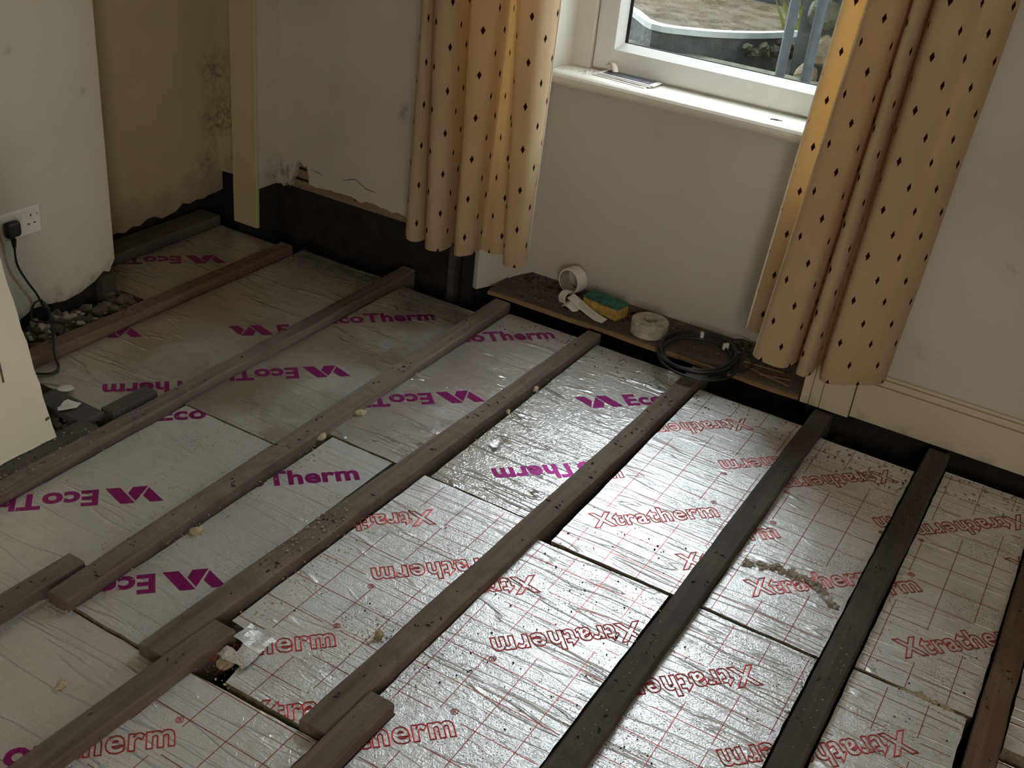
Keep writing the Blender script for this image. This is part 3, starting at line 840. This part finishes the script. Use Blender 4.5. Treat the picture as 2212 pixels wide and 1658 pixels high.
# ------------------------------------------------------------------ curtains
def curtain(label, hem, z0, ztop_ref, tops, ztop, mat_edge_ends):
    root = empty('curtain', (sum(p[0] for p in hem) / len(hem), sum(p[1] for p in hem) / len(hem), z0))
    tag(root, label, 'curtain')
    H_ = spline([(p[0], p[1], z0) for p in hem], 7); T_ = spline([(p[0], p[1], ztop_ref) for p in tops], 7)
    n = len(H_); arc = [0.0]
    for i in range(1, n): arc.append(arc[-1] + (H_[i] - H_[i - 1]).length)
    rows = 30; V = []; U = []; F = []
    for r in range(rows + 1):
        z = z0 + (ztop - z0) * r / rows; t_ = (z - z0) / (ztop_ref - z0)
        for i in range(n):
            p = H_[i].lerp(T_[i], min(t_, 1.0)) if t_ <= 1 else T_[i] + (T_[i] - H_[i]) * (t_ - 1) * .8
            wob = .0035 * noise.noise(Vector((arc[i] * 9, z * 2.2, z0 * 7)))
            V.append((p.x + wob, p.y + wob, z + .004 * math.sin(arc[i] * 31) * (1 - r / rows))); U.append((arc[i], z - z0))
    for r in range(rows):
        for i in range(n - 1):
            F.append([r * n + i, r * n + i + 1, (r + 1) * n + i + 1, (r + 1) * n + i])
    link_mesh('cloth', V, F, M['curtain'], root, smooth=True, uvs=U)
    for idx in mat_edge_ends:                                          # pale lining along an edge; on the inner fold, a painted highlight
        pts = [V[r * n + idx] for r in range(rows + 1)]
        tv, tf = tube(pts, .0032, 6); link_mesh('lining_and_highlight', tv, tf, M['lining'], root, smooth=True)
    return root
LH = [(-2.140,3.20),(-2.136,3.15),(-2.115,3.108),(-2.085,3.100),(-2.062,3.125),(-2.050,3.20),(-2.040,3.225),(-2.030,3.20),(-2.024,3.105),(-2.000,3.066),(-1.972,3.066),(-1.951,3.098),(-1.955,3.18),(-1.952,3.225),(-1.935,3.23),(-1.920,3.20),(-1.918,3.135),(-1.898,3.100),(-1.872,3.103),(-1.851,3.140),(-1.858,3.205),(-1.845,3.215),(-1.80,3.205),(-1.760,3.222),(-1.742,3.215),(-1.734,3.165),(-1.707,3.150),(-1.673,3.175),(-1.670,3.22),(-1.69,3.262)]
LT = [(-2.124,3.20),(-2.120,3.15),(-2.105,3.115),(-2.085,3.110),(-2.072,3.13),(-2.064,3.19),(-2.058,3.215),(-2.054,3.19),(-2.050,3.11),(-2.022,3.075),(-1.985,3.073),(-1.957,3.105),(-1.958,3.18),(-1.952,3.225),(-1.940,3.23),(-1.928,3.20),(-1.922,3.135),(-1.905,3.105),(-1.865,3.100),(-1.826,3.130),(-1.826,3.19),(-1.818,3.20),(-1.80,3.195),(-1.785,3.205),(-1.777,3.198),(-1.768,3.15),(-1.735,3.130),(-1.69,3.15),(-1.672,3.2),(-1.672,3.25)]
curtain('sand curtain with maroon lozenges hanging left of the window, in round folds', LH, .195, 1.05, LT, 2.36, [(len(LH) - 1) * 7])
RH = [(-.872,3.302),(-.835,3.285),(-.78,3.285),(-.72,3.262),(-.655,3.245),(-.635,3.215),(-.665,3.185),(-.72,3.168),(-.765,3.150),(-.787,3.128),(-.772,3.110),(-.727,3.106),(-.680,3.122),(-.662,3.17),(-.655,3.195),(-.648,3.17),(-.640,3.115),(-.615,3.106),(-.599,3.135),(-.597,3.19),(-.590,3.205),(-.582,3.17),(-.562,3.118),(-.503,3.122),(-.45,3.165),(-.41,3.215),(-.395,3.255)]
RT = [(-.806,3.302),(-.775,3.285),(-.715,3.285),(-.65,3.262),(-.59,3.245),(-.575,3.215),(-.60,3.185),(-.65,3.168),(-.68,3.155),(-.701,3.133),(-.690,3.112),(-.66,3.112),(-.618,3.132),(-.602,3.17),(-.596,3.19),(-.592,3.17),(-.587,3.122),(-.570,3.115),(-.554,3.14),(-.552,3.185),(-.548,3.198),(-.543,3.165),(-.52,3.118),(-.46,3.125),(-.42,3.165),(-.375,3.2),(-.35,3.25)]
curtain('sand curtain with maroon lozenges hanging right of the window, glowing orange at its inner edge', RH, .178, 1.28, RT, 2.36, [0, 63])

# ------------------------------------------------------------------ leaning sheet
d_ = Vector((-.633, 0, 2.315)); n_ = Vector((2.315, 0, .633)).normalized()
def on_sheet(y, s, o_=0.0): return Vector((-2.256, y, -.004)) + d_ * s + n_ * o_
ed = [(1.672, 0)]
r_ = random.Random(9)
for k in range(1, 60):
    s_ = k / 60; ed.append((1.672 + (r_.uniform(-.004, .001) if k < 14 else 0), s_))
ed += [(1.672, 1.0), (.47, 1.0), (.47, 0)] + [(.47 + 1.202 * k / 30, r_.uniform(0, .0016)) for k in range(1, 30)]
V = [tuple(on_sheet(y, s)) for y, s in ed] + [tuple(on_sheet(y, s, -.0125)) for y, s in ed]
n = len(ed); F = [list(range(n)), list(range(n, 2 * n))[::-1]] + [[i, n + i, n + (i + 1) % n, (i + 1) % n] for i in range(n)]
bm = bmesh.new(); bv = [bm.verts.new(p) for p in V]
for q in F: bm.faces.new([bv[i] for i in q])
sheet = from_bm('wall_sheet', bm, M['sheet']); tag(sheet, 'tall ivory sheet leaning on the chimney wall at the left edge', 'sheet')
c_ = [on_sheet(1.583, .115, .0003), on_sheet(1.577, .115, .0003), on_sheet(1.570, .085, .0003), on_sheet(1.576, .085, .0003)]
link_mesh('scratch', [tuple(p) for p in c_] + [tuple(p + n_ * .001) for p in c_], [[0, 1, 2, 3], [7, 6, 5, 4], [0, 4, 5, 1], [1, 5, 6, 2], [2, 6, 7, 3], [3, 7, 4, 0]], M['joist_red'], sheet)
c_ = [on_sheet(1.668, .027, .0003), on_sheet(1.655, .026, .0003), on_sheet(1.655, .023, .0003), on_sheet(1.668, .024, .0003)]
link_mesh('scratch', [tuple(p) for p in c_] + [tuple(p + n_ * .001) for p in c_], [[0, 1, 2, 3], [7, 6, 5, 4], [0, 4, 5, 1], [1, 5, 6, 2], [2, 6, 7, 3], [3, 7, 4, 0]], M['joist_red'], sheet)

# ------------------------------------------------------------------ socket, plug and cord
sock = empty('wall_socket', (-2.879, 2.094, .28)); tag(sock, 'white double socket with switches on the chimney wall', 'socket')
plate = box('plate', (-2.879, 2.021, .282), (-2.869, 2.167, .372), M['plastic_white'], sock, .004)
for y_ in (2.082, 2.100):
    bm = bmesh.new(); bm_box(bm, (-2.869, y_ - .006, .334), (-2.8655, y_ + .006, .356), .0015); from_bm('rocker_switch', bm, M['plastic_white'], plate)
for y_, z_, hy, hz in ((2.131, .345, .002, .0045), (2.1205, .318, .004, .002), (2.1425, .318, .004, .002), (2.155, .345, .002, .002)):
    box('pin_hole', (-2.8691, y_ - hy, z_ - hz), (-2.8685, y_ + hy, z_ + hz), M['gasket'], plate)
plug = empty('power_cord', (-2.85, 2.048, .30)); tag(plug, 'black plug in the left socket with a dangling looped cord', 'cord')
bm = bmesh.new(); bm_box(bm, (-2.867, 2.022, .300), (-2.838, 2.074, .352), .011); from_bm('plug_body', bm, M['plastic_black'], plug, True)
v, f = tube([(-2.853, 2.048, .303), (-2.853, 2.048, .292), (-2.854, 2.049, .272), (-2.856, 2.050, .262)], [.011, .009, .0065, .005], 10)
link_mesh('strain_relief', v, f, M['plastic_black'], plug, True)
pts = [(-2.856, 2.050, .268), (-2.858, 2.053, .204), (-2.860, 2.081, .138), (-2.862, 2.109, .087), (-2.858, 2.124, .048), (-2.840, 2.136, .018), (-2.80, 2.105, .012), (-2.76, 2.078, .012), (-2.70, 2.035, .010), (-2.645, 1.99, .008), (-2.618, 1.972, -.016), (-2.596, 1.962, -.022), (-2.573, 1.935, -.023), (-2.582, 1.90, -.023), (-2.65, 1.86, -.023)]
v, f = tube(spline(pts, 6), .0036, 8); link_mesh('flex', v, f, M['plastic_black'], plug, True)
pts = [(-2.856, 2.124, .055), (-2.852, 2.095, .058), (-2.850, 2.075, .030), (-2.835, 2.066, .010), (-2.81, 2.078, .008), (-2.795, 2.100, .010), (-2.80, 2.115, .014)]
v, f = tube(spline(pts, 6), .0034, 8); link_mesh('flex_loop', v, f, M['plastic_black'], plug, True)
pts = [(-2.853, 2.120, .052), (-2.838, 2.128, .030), (-2.815, 2.115, .018), (-2.79, 2.10, .014)]
v, f = tube(spline(pts, 6), [.0045] + [.0075] * 12 + [.0075] * 5 + [.004], 8); link_mesh('tied_bundle', v, f, M['plastic_black'], plug, True)
pts = [(-2.79, 2.10, .012), (-2.765, 2.125, .010), (-2.735, 2.17, .008), (-2.70, 2.20, .006)]
v, f = tube(spline(pts, 6), .0033, 8); link_mesh('flex_tail', v, f, M['plastic_black'], plug, True)

# ------------------------------------------------------------------ things on the recess floor
def ring_roll(name, label, c, axis, ro, ri, w, mats, group=None, bev=.002):
    """a roll: outer tape body and an inner card core, axis is a unit vector"""
    root = empty(name, (c[0], c[1], c[2] - (ro if abs(axis[2]) < .5 else w / 2))); tag(root, label, 'tape', group)
    ax = Vector(axis).normalized(); s = ax.cross(Vector((0, 0, 1)))
    if s.length < .1: s = Vector((1, 0, 0))
    s.normalize(); u = s.cross(ax)
    def lathe(nm, prof_, mat):
        seg = 40; V = []; F = []; k_ = len(prof_)
        for i in range(seg):
            a_ = 2 * PI * i / seg; dr = s * math.cos(a_) + u * math.sin(a_)
            for rr, hh in prof_: V.append(tuple(Vector(c) + dr * rr + ax * hh))
        for i in range(seg):
            j = (i + 1) % seg
            for q in range(k_): F.append([i * k_ + q, i * k_ + (q + 1) % k_, j * k_ + (q + 1) % k_, j * k_ + q])
        bm = bmesh.new(); bv = [bm.verts.new(p) for p in V]
        for q in F: bm.faces.new([bv[i] for i in q])
        o = from_bm(nm, bm, mat, root); return o
    h = w / 2
    lathe('tape_body', [(ri + .0025, -h), (ro - bev, -h), (ro, -h + bev), (ro, h - bev), (ro - bev, h), (ri + .0025, h)], mats[0])
    lathe('core', [(ri, -h - .0008), (ri + .0023, -h - .0008), (ri + .0023, h + .0008), (ri, h + .0008)], mats[1])
    return root
ring_roll('tape_roll', 'white tape roll standing on edge against the panel under the window', (-1.595, 3.462, .071), (.22, .975, 0), .050, .041, .050, (M['tape_white'], M['tape_core']))
dr = ring_roll('tape_roll', 'dusty tape roll lying flat between the sponge and the cable coil', (-1.225, 3.350, .0465), (0, 0, 1), .066, .026, .052, (M['tape_dusty'], M['tape_dusty']), bev=.004)
bm = bmesh.new(); r_ = random.Random(2)
for k in range(9): lump(bm, (-1.225 + r_.uniform(-.015, .015), 3.35 + r_.uniform(-.015, .015), .052 + r_.uniform(0, .012)), r_.uniform(.006, .012), .6, 1, .3, r_)
from_bm('dust_plug', bm, M['tape_dusty'], dr)['kind'] = 'stuff'

sp = empty('sponge', (-1.423, 3.395, .021)); tag(sp, 'yellow sponge with a green scouring top beside the white tape roll', 'sponge')
rot = Matrix.Rotation(math.radians(-8), 3, 'Z')
def rot_block(name, lo_, hi_, mat, parent, cx, cy, jag=.0):
    bm = bmesh.new(); bm_box(bm, lo_, hi_, .003)
    bmesh.ops.subdivide_edges(bm, edges=[e for e in bm.edges if e.calc_length() > .02], cuts=3, use_grid_fill=True)
    r__ = random.Random(4)
    for q in bm.verts:
        if jag: q.co += Vector((r__.uniform(-jag, jag), r__.uniform(-jag, jag), r__.uniform(-jag, jag)))
        q.co = rot @ q.co + Vector((cx, cy, 0))
    return from_bm(name, bm, mat, parent)
rot_block('foam_body', (-.076, -.036, .0215), (.076, .036, .062), M['sponge'], sp, -1.423, 3.397, .0008)
rot_block('scouring_pad', (-.077, -.037, .0635), (.077, .037, .072), M['scourer'], sp, -1.423, 3.397, .0010)

# receipt: a curled strip plus its crumpled end
def ribbon(pts, wdir, w, th=.0006):
    V = []; F = []
    for i, p in enumerate(pts):
        p = Vector(p); wd = Vector(wdir[i] if isinstance(wdir, list) else wdir) * (w[i] if isinstance(w, list) else w) / 2
        V += [tuple(p - wd), tuple(p + wd), tuple(p + wd + Vector((0, 0, th))), tuple(p - wd + Vector((0, 0, th)))]
    for i in range(len(pts) - 1):
        for k in range(4): F.append([i * 4 + k, i * 4 + (k + 1) % 4, i * 4 + 4 + (k + 1) % 4, i * 4 + 4 + k])
    F.append([0, 1, 2, 3]); F.append([(len(pts) - 1) * 4 + k for k in (3, 2, 1, 0)])
    return V, F
rc_ = empty('receipt', (-1.47, 3.34, .021)); tag(rc_, 'curled white receipt in front of the sponge', 'paper')
P1 = spline([(-1.552, 3.366, .054), (-1.525, 3.358, .048), (-1.48, 3.344, .036), (-1.43, 3.330, .026), (-1.386, 3.318, .0225)], 6)
v, f = ribbon(P1, Vector((.25, .90, .25)).normalized(), .036); link_mesh('printed_strip', v, f, M['paper'], rc_)
for k in range(9):
    q = P1[9 + k]; w = random.Random(k).uniform(.010, .020)
    v, f = ribbon([q + Vector((.0, 0, .0009)), q + Vector((.0022, -.0008, .0006))], Vector((.25, .90, .25)).normalized(), w, .0003); link_mesh('print_line', v, f, M['print_grey'], rc_)
v, f = ribbon(spline([(-1.572, 3.350, .024), (-1.578, 3.350, .045), (-1.570, 3.356, .066), (-1.556, 3.368, .072)], 5), Vector((.9, -.25, .1)).normalized(), .034); link_mesh('folded_end', v, f, M['paper'], rc_)
v, f = ribbon(spline([(-1.565, 3.345, .023), (-1.54, 3.338, .040), (-1.515, 3.338, .030), (-1.50, 3.34, .0225)], 5), Vector((.2, .9, .3)).normalized(), .045); link_mesh('crumpled_fold', v, f, M['paper'], rc_)

# coil of cable, tied, with its free tail
coil = empty('cable_coil', (-1.0, 3.275, .004)); tag(coil, 'tied coil of dark cable hanging over the recess board edge', 'cable')
r_ = random.Random(21); cc = Vector((-1.008, 3.285))
pts = []
turns = 6; N_ = turns * 26
rad = [r_.uniform(.108, .142) for _ in range(turns + 2)]; ofx = [r_.uniform(-.014, .016) for _ in range(turns + 2)]; ofy = [r_.uniform(-.016, .016) for _ in range(turns + 2)]; hz = [r_.uniform(.0, .026) for _ in range(turns + 2)]
for i in range(N_ + 1):
    q = i / 26; k = int(q); t_ = q - k; t_ = t_ * t_ * (3 - 2 * t_)
    R_ = rad[k] * (1 - t_) + rad[k + 1] * t_; ox = ofx[k] * (1 - t_) + ofx[k + 1] * t_; oy = ofy[k] * (1 - t_) + ofy[k + 1] * t_
    an = 2 * PI * q + .4
    z_ = .028 + (hz[k] * (1 - t_) + hz[k + 1] * t_) + (.0 if math.sin(an) > -.1 else -.006)
    pts.append((cc.x + ox + R_ * math.cos(an), cc.y + oy + R_ * 1.10 * math.sin(an), z_))
v, f = tube(spline(pts, 2), .0046, 8); link_mesh('cable_loops', v, f, M['cable'], coil, True)
pts = [(-.90, 3.33, .034), (-.885, 3.37, .026), (-.91, 3.43, .030), (-.955, 3.455, .040), (-.93, 3.475, .048), (-.90, 3.49, .040), (-.86, 3.50, .034), (-.80, 3.50, .026)]
v, f = tube(spline(pts, 7), .0034, 8); link_mesh('cable_tail', v, f, M['cable'], coil, True)
pts = [(-.885, 3.24, .03), (-.85, 3.30, .026), (-.84, 3.36, .026), (-.865, 3.42, .030), (-.91, 3.43, .036)]
v, f = tube(spline(pts, 7), .0034, 8); link_mesh('cable_tail', v, f, M['cable'], coil, True)
for (x_, y_, z_), an in (((-1.05, 3.412, .046), .4), ((-.952, 3.39, .046), -.6)):
    bm = bmesh.new(); bm_box(bm, (-.006, -.011, -.011), (.006, .011, .013), .003)
    for q in bm.verts: q.co = Matrix.Rotation(an, 3, 'Z') @ q.co + Vector((x_, y_, z_))
    from_bm('cable_tie', bm, M['tape_white'], coil)

# splinters and litter on the recess boards
for k, (a_, b_, th) in enumerate((((-.86, 3.345, .0225), (-.69, 3.305, .0235), .004), ((-.875, 3.375, .0225), (-.735, 3.385, .024), .003), ((-.80, 3.32, .0225), (-.70, 3.35, .0235), .003), ((-1.02, 3.46, .023), (-.90, 3.42, .0245), .004))):
    a_ = Vector(a_); b_ = Vector(b_); d = (b_ - a_).normalized(); s = Vector((-d.y, d.x, 0))
    ring = [a_, a_ + (b_ - a_) * .25, a_ + (b_ - a_) * .7, b_]; wd = (.001, th, th * .7, .0008)
    v, f = ribbon([p - Vector((0, 0, .0015)) for p in ring], s, [2 * q for q in wd], .003)
    tag(link_mesh('wood_splinter', v, f, M['split']), ('long raw wood splinter on the recess boards nearest their front edge', 'raw wood splinter beside the right curtain hem on the back recess board', 'short raw splinter near the plinth block on the recess floor', 'wood splinter lying behind the cable coil')[k], 'splinter')
def litter(name, label, spots, mat, seed, cat='debris'):
    """spots: (x0, x1, y0, y1, z, count, rmin, rmax)"""
    r__ = random.Random(seed); bm = bmesh.new()
    for x0, x1, y0, y1, z, cnt, r0, r1 in spots:
        for k in range(cnt):
            rr = r0 + (r1 - r0) * r__.random() ** 3
            lump(bm, (r__.uniform(x0, x1), r__.uniform(y0, y1), z + rr * .60), rr, .6, 1, .35, r__)
    return tag(from_bm(name, bm, mat), label, cat, kind='stuff')
litter('floor_litter', 'dirt and crumbs strewn over the recess floorboards', [(-1.82, -.70, 3.30, 3.51, .0205, 260, .0012, .005), (-1.80, -1.62, 3.43, 3.51, .0205, 40, .003, .008), (-1.40, -1.28, 3.36, 3.5, .0205, 50, .002, .007), (-.95, -.72, 3.38, 3.51, .0205, 70, .002, .008)], M['dark'], 31)
litter('floor_litter', 'pale plaster crumbs strewn over the recess floorboards', [(-1.82, -.70, 3.30, 3.51, .0205, 130, .0012, .004)], M['rubble'], 32)

# ------------------------------------------------------------------ things on the window sill
def leaflet(label, c, w, l, an, z, col):
    bm = bmesh.new(); bm_box(bm, (-w / 2, -l / 2, 0), (w / 2, l / 2, .0025), 0)
    for q in bm.verts: q.co = Matrix.Rotation(an, 3, 'Z') @ q.co + Vector((c[0], c[1], z))
    o = from_bm('leaflet', bm, M['paper']); tag(o, label, 'leaflet', 'leaflets stacked on the sill')
    bm = bmesh.new(); bm_box(bm, (-w / 2 + .012, -l / 2 + .008, .0026), (w / 2 - .02, l / 2 - .008, .0031), 0)
    for q in bm.verts: q.co = Matrix.Rotation(an, 3, 'Z') @ q.co + Vector((c[0], c[1], z))
    from_bm('printed_picture', bm, col, o)
    return o
M['print_blue'] = simple('worn_blue_print', (.07, .07, .085), .5, 0, .6, 40)
M['print_brown'] = simple('worn_brown_print', (.13, .09, .06), .5, 0, .5, 40)
leaflet('buff leaflet at the bottom of the little stack on the sill', (-1.545, 3.548), .21, .085, -.10, .8135, M['print_brown'])
leaflet('leaflet in the middle of the little stack on the sill', (-1.535, 3.556), .21, .080, -.06, .8165, M['print_brown'])
leaflet('dark-printed leaflet on top of the little stack on the sill', (-1.528, 3.560), .215, .075, -.04, .8195, M['print_blue'])
v, f = ribbon(spline([(-1.640, 3.600, .835), (-1.618, 3.590, .850), (-1.600, 3.578, .842), (-1.590, 3.566, .826)], 5), Vector((.6, .6, 0)).normalized(), .020, .0012)
tag(link_mesh('paint_flake', v, f, M['lining'], None, True), 'curl of peeling paint at the window frame corner above the leaflets', 'paint flake')
for k, ((x_, y_), an) in enumerate((((-.997, 3.492), .55), ((-.985, 3.497), .15))):
    v, f = tube([(x_, y_, .8155), (x_ + .026 * math.cos(an), y_ + .026 * math.sin(an), .8155)], [.0022, .0012], 6)
    tag(link_mesh('screw', v, f, M['iron']), ('screw on the sill, the nearer of two crossed in a V', 'screw on the sill, the farther of two crossed in a V')[k], 'screw')
litter('paint_crumbs', 'flaked paint crumbs at the left end of the sill', [(-1.77, -1.66, 3.49, 3.57, .8132, 40, .0015, .005)], M['lining'], 41)

# ------------------------------------------------------------------ foam, foil scraps, sawdust
def chunk(label, c, r, seed, mat='foam', sq=.6):
    bm = bmesh.new(); lump(bm, (c[0], c[1], c[2] + r * sq * .75), r, sq, 2, .16, random.Random(seed))
    tag(from_bm('foam_chunk', bm, M[mat]), label, 'foam chunk')
Zb = ZT
chunk('yellow foam chunk on the sawdusty board left of the curl-strewn joist', (-1.682, 1.616, Zb), .016, 1)
chunk('small foam lump on the red-print board by the joist under the coil', (-1.093, 1.589, Zb), .016, 2)
chunk('foam lump wedged beside the torn foil corner', (-1.322, 1.335, -.052), .022, 3)
chunk('torn foam lump at the board joint beside the curl-strewn joist bay', (-1.718, 2.150, Zb), .018, 4)
chunk('torn foam lump bulging from a board edge by the purple print of the crinkled bay', (-1.715, 2.33, Zb), .015, 5)
chunk('foam wad stuck to the joist in front of the recess, upper one', (-1.372, 2.805, Zb), .014, 6)
chunk('foam wad stuck to the joist in front of the recess, lower one', (-1.368, 2.627, Zb), .011, 7)
chunk('foam crumb beside the cut joist end at the far left', (-1.80, 1.235, -.03), .013, 8)
chunk('foam pebble on the dull grey board in the lower left', (-1.535, 1.075, -.034), .012, 9)
ff = empty('foil_scrap', (-1.30, 2.446, Zb)); tag(ff, 'small dished scrap of foil lying on the crinkled bright board', 'foil scrap')
V = []; F = []
for i in range(7):
    for j in range(5):
        a = (i / 6 - .5); b = (j / 4 - .5)
        V.append((-1.300 + a * .030 + b * .012, 2.446 + b * .042 - a * .02, Zb + .0015 + .030 * (a * a + .5 * b * b)))
for i in range(6):
    for j in range(4): F.append([i * 5 + j, (i + 1) * 5 + j, (i + 1) * 5 + j + 1, i * 5 + j + 1])
link_mesh('foil_sheet', V, F, M['eco_mid'], ff, True)
# torn foil corner turned up over the lapped joist tip
tf_ = empty('foil_scrap', (-1.31, 1.36, -.03)); tag(tf_, 'torn red-printed foil corner curled up at the lapped joist tip', 'foil scrap')
r_ = random.Random(8); V = []; F = []
for i in range(9):
    for j in range(6):
        a = i / 8; b = j / 5
        V.append((-1.335 + .075 * b + r_.uniform(-.003, .003), 1.325 + .105 * a + r_.uniform(-.004, .004), -.018 + .014 * math.sin(a * 2.6) * (1 - b * .6) + r_.uniform(-.002, .002)))
for i in range(8):
    for j in range(5):
        if not (j < 2 and i in (2, 3)): F.append([i * 6 + j, (i + 1) * 6 + j, (i + 1) * 6 + j + 1, i * 6 + j + 1])
link_mesh('foil_sheet', V, F, M['xtra'], tf_)
# fibrous strips
def fibre(label, pts, w, mat, seed):
    r__ = random.Random(seed); bm = bmesh.new(); sp_ = spline(pts, 10)
    for p in sp_:
        for k in range(3):
            lump(bm, (p.x + r__.gauss(0, w), p.y + r__.gauss(0, w * .6), p.z + r__.uniform(.001, .007)), r__.uniform(.003, .010), .28, 1, .45, r__)
    tag(from_bm('foam_strip', bm, M[mat]), label, 'foam strip', kind='stuff')
fibre('ragged strip of old insulation fibre across the far red-print board', [(-.503, 2.375, Zb), (-.44, 2.405, Zb), (-.37, 2.412, Zb), (-.30, 2.40, Zb), (-.25, 2.35, Zb)], .009, 'rubble', 1)
fibre('ragged foam strip wedged in the joint of the shaded bay', [(-.05, 2.166, -.04), (0, 2.168, -.034), (.06, 2.168, -.034), (.11, 2.166, -.04)], .004, 'foam', 2)
DUST = []
for x0, x1, y0, y1, c_ in ((-2.14, -2.09, 1.2, 2.0, 90), (-1.83, -1.79, 1.4, 2.0, 60), (-1.715, -1.66, 1.27, 2.15, 220), (-1.52, -1.47, 1.3, 1.7, 40), (-1.735, -1.70, 2.2, 2.7, 120), (-2.0, -1.8, 1.7, 2.2, 120), (-1.40, -1.33, 1.45, 1.9, 160), (-1.375, -1.34, 2.2, 2.9, 80), (-2.24, -2.2, 1.9, 3.0, 60), (-1.85, -1.70, 1.18, 1.25, 70), (-1.36, -1.25, 1.27, 1.40, 60), (-1.14, -1.07, 1.55, 1.66, 60), (-.62, -.59, 1.9, 2.15, 30), (-.24, -.2, 1.9, 2.2, 60), (-.14, -.10, 2.15, 2.6, 90), (-2.63, -2.56, 1.9, 3.1, 80)):
    DUST.append((x0, x1, y0, y1, Zb, c_, .0009, .0034))
litter('foam_crumbs', 'pale foam crumbs and sawdust scattered along the board edges', DUST, M['foam'], 51)
litter('sawdust', 'sawdust curls lying on top of the joists', [(-1.465, -1.40, 1.62, 1.92, .0005, 150, .0012, .0045), (-1.79, -1.73, 1.3, 1.8, .0005, 70, .001, .003), (-2.20, -2.15, 1.4, 2.1, .0005, 90, .001, .0035), (-2.28, -2.2, 1.3, 1.75, -.0055, 90, .001, .004), (-.20, -.16, 1.8, 2.2, .0005, 50, .001, .003), (-.58, -.55, 1.5, 2.0, .0005, 30, .001, .003)], M['rubble'], 52)
litter('soot_crumbs', 'dark soot crumbs scattered over the red-print boards', [(-.96, -.62, 1.5, 2.12, Zb, 190, .0008, .0032), (-.52, -.24, 1.5, 2.12, Zb, 120, .0008, .003), (-1.36, -1.08, 1.35, 2.1, Zb, 60, .0008, .003), (-.93, -.62, 2.15, 2.35, Zb, 80, .0008, .003), (-.05, .1, 2.0, 2.4, Zb, 50, .0008, .003)], M['dark'], 53)
litter('wall_rubble', 'lime rubble and plaster lumps fallen along the foot of the chimney wall', [(-2.90, -2.72, 1.4, 2.42, -.085, 220, .012, .045), (-2.88, -2.72, 1.4, 2.42, -.045, 260, .006, .028)], M['rubble_dark'], 54)
litter('wall_rubble', 'pale plaster lumps lying between the chimney wall and the reddish joist', [(-2.86, -2.74, 2.0, 2.30, -.028, 22, .005, .020), (-2.86, -2.78, 2.05, 2.22, -.010, 14, .010, .024)], M['rubble'], 55)
litter('bay_rubble', 'dark dust and rubble beside the foot of the leaning sheet', [(-2.62, -2.22, 1.3, 1.84, -.125, 120, .012, .045), (-2.45, -2.24, 1.70, 1.86, -.06, 60, .006, .02)], M['rubble'], 56)
litter('edge_dust', 'brown dust and crumbs along the far ends of the boards by the window wall', [(-2.64, -2.24, 3.0, 3.17, Zb, 120, .0009, .004), (-2.14, -1.81, 2.98, 3.15, Zb, 200, .0009, .0045), (-1.72, -1.44, 3.08, 3.23, Zb, 120, .0009, .0035), (-1.36, -1.04, 3.06, 3.22, Zb, 140, .0009, .0035), (-.94, -.6, 3.03, 3.17, Zb, 160, .0009, .0035), (-.52, -.23, 2.98, 3.13, Zb, 240, .0009, .004), (-.14, .12, 3.06, 3.2, Zb, 140, .0009, .0035)], M['rubble_dark'], 58)
litter('gap_dirt', 'black dirt in the gap under the skirting and recess boards', [(-1.85, .5, 3.2, 3.30, -.12, 160, .010, .03), (-2.8, -1.9, 3.2, 3.30, -.12, 100, .010, .03)], M['soil'], 57)
for k, (c_, s_) in enumerate((((-2.36, 1.80), .05), ((-2.47, 1.88), .035))):
    bm = bmesh.new(); r_ = random.Random(60 + k)
    q = [bm.verts.new((c_[0] + s_ * math.cos(a) * r_.uniform(.5, 1.2), c_[1] + s_ * .7 * math.sin(a) * r_.uniform(.5, 1.2), -.003 - k * .02 + .5 * s_ * math.cos(a) * .3)) for a in [PI / 4 * j for j in range(8)]]
    fc = bm.faces.new(q); e_ = bmesh.ops.extrude_face_region(bm, geom=[fc])
    for g_ in e_['geom']:
        if isinstance(g_, bmesh.types.BMVert): g_.co.z += .0015
    tag(from_bm('paper_scrap', bm, M['tape_white']), ('torn pale scrap on the dark offcut by the corner of the leaning sheet', 'pale paper scrap on the dull board against the leaning sheet')[k], 'paper scrap')
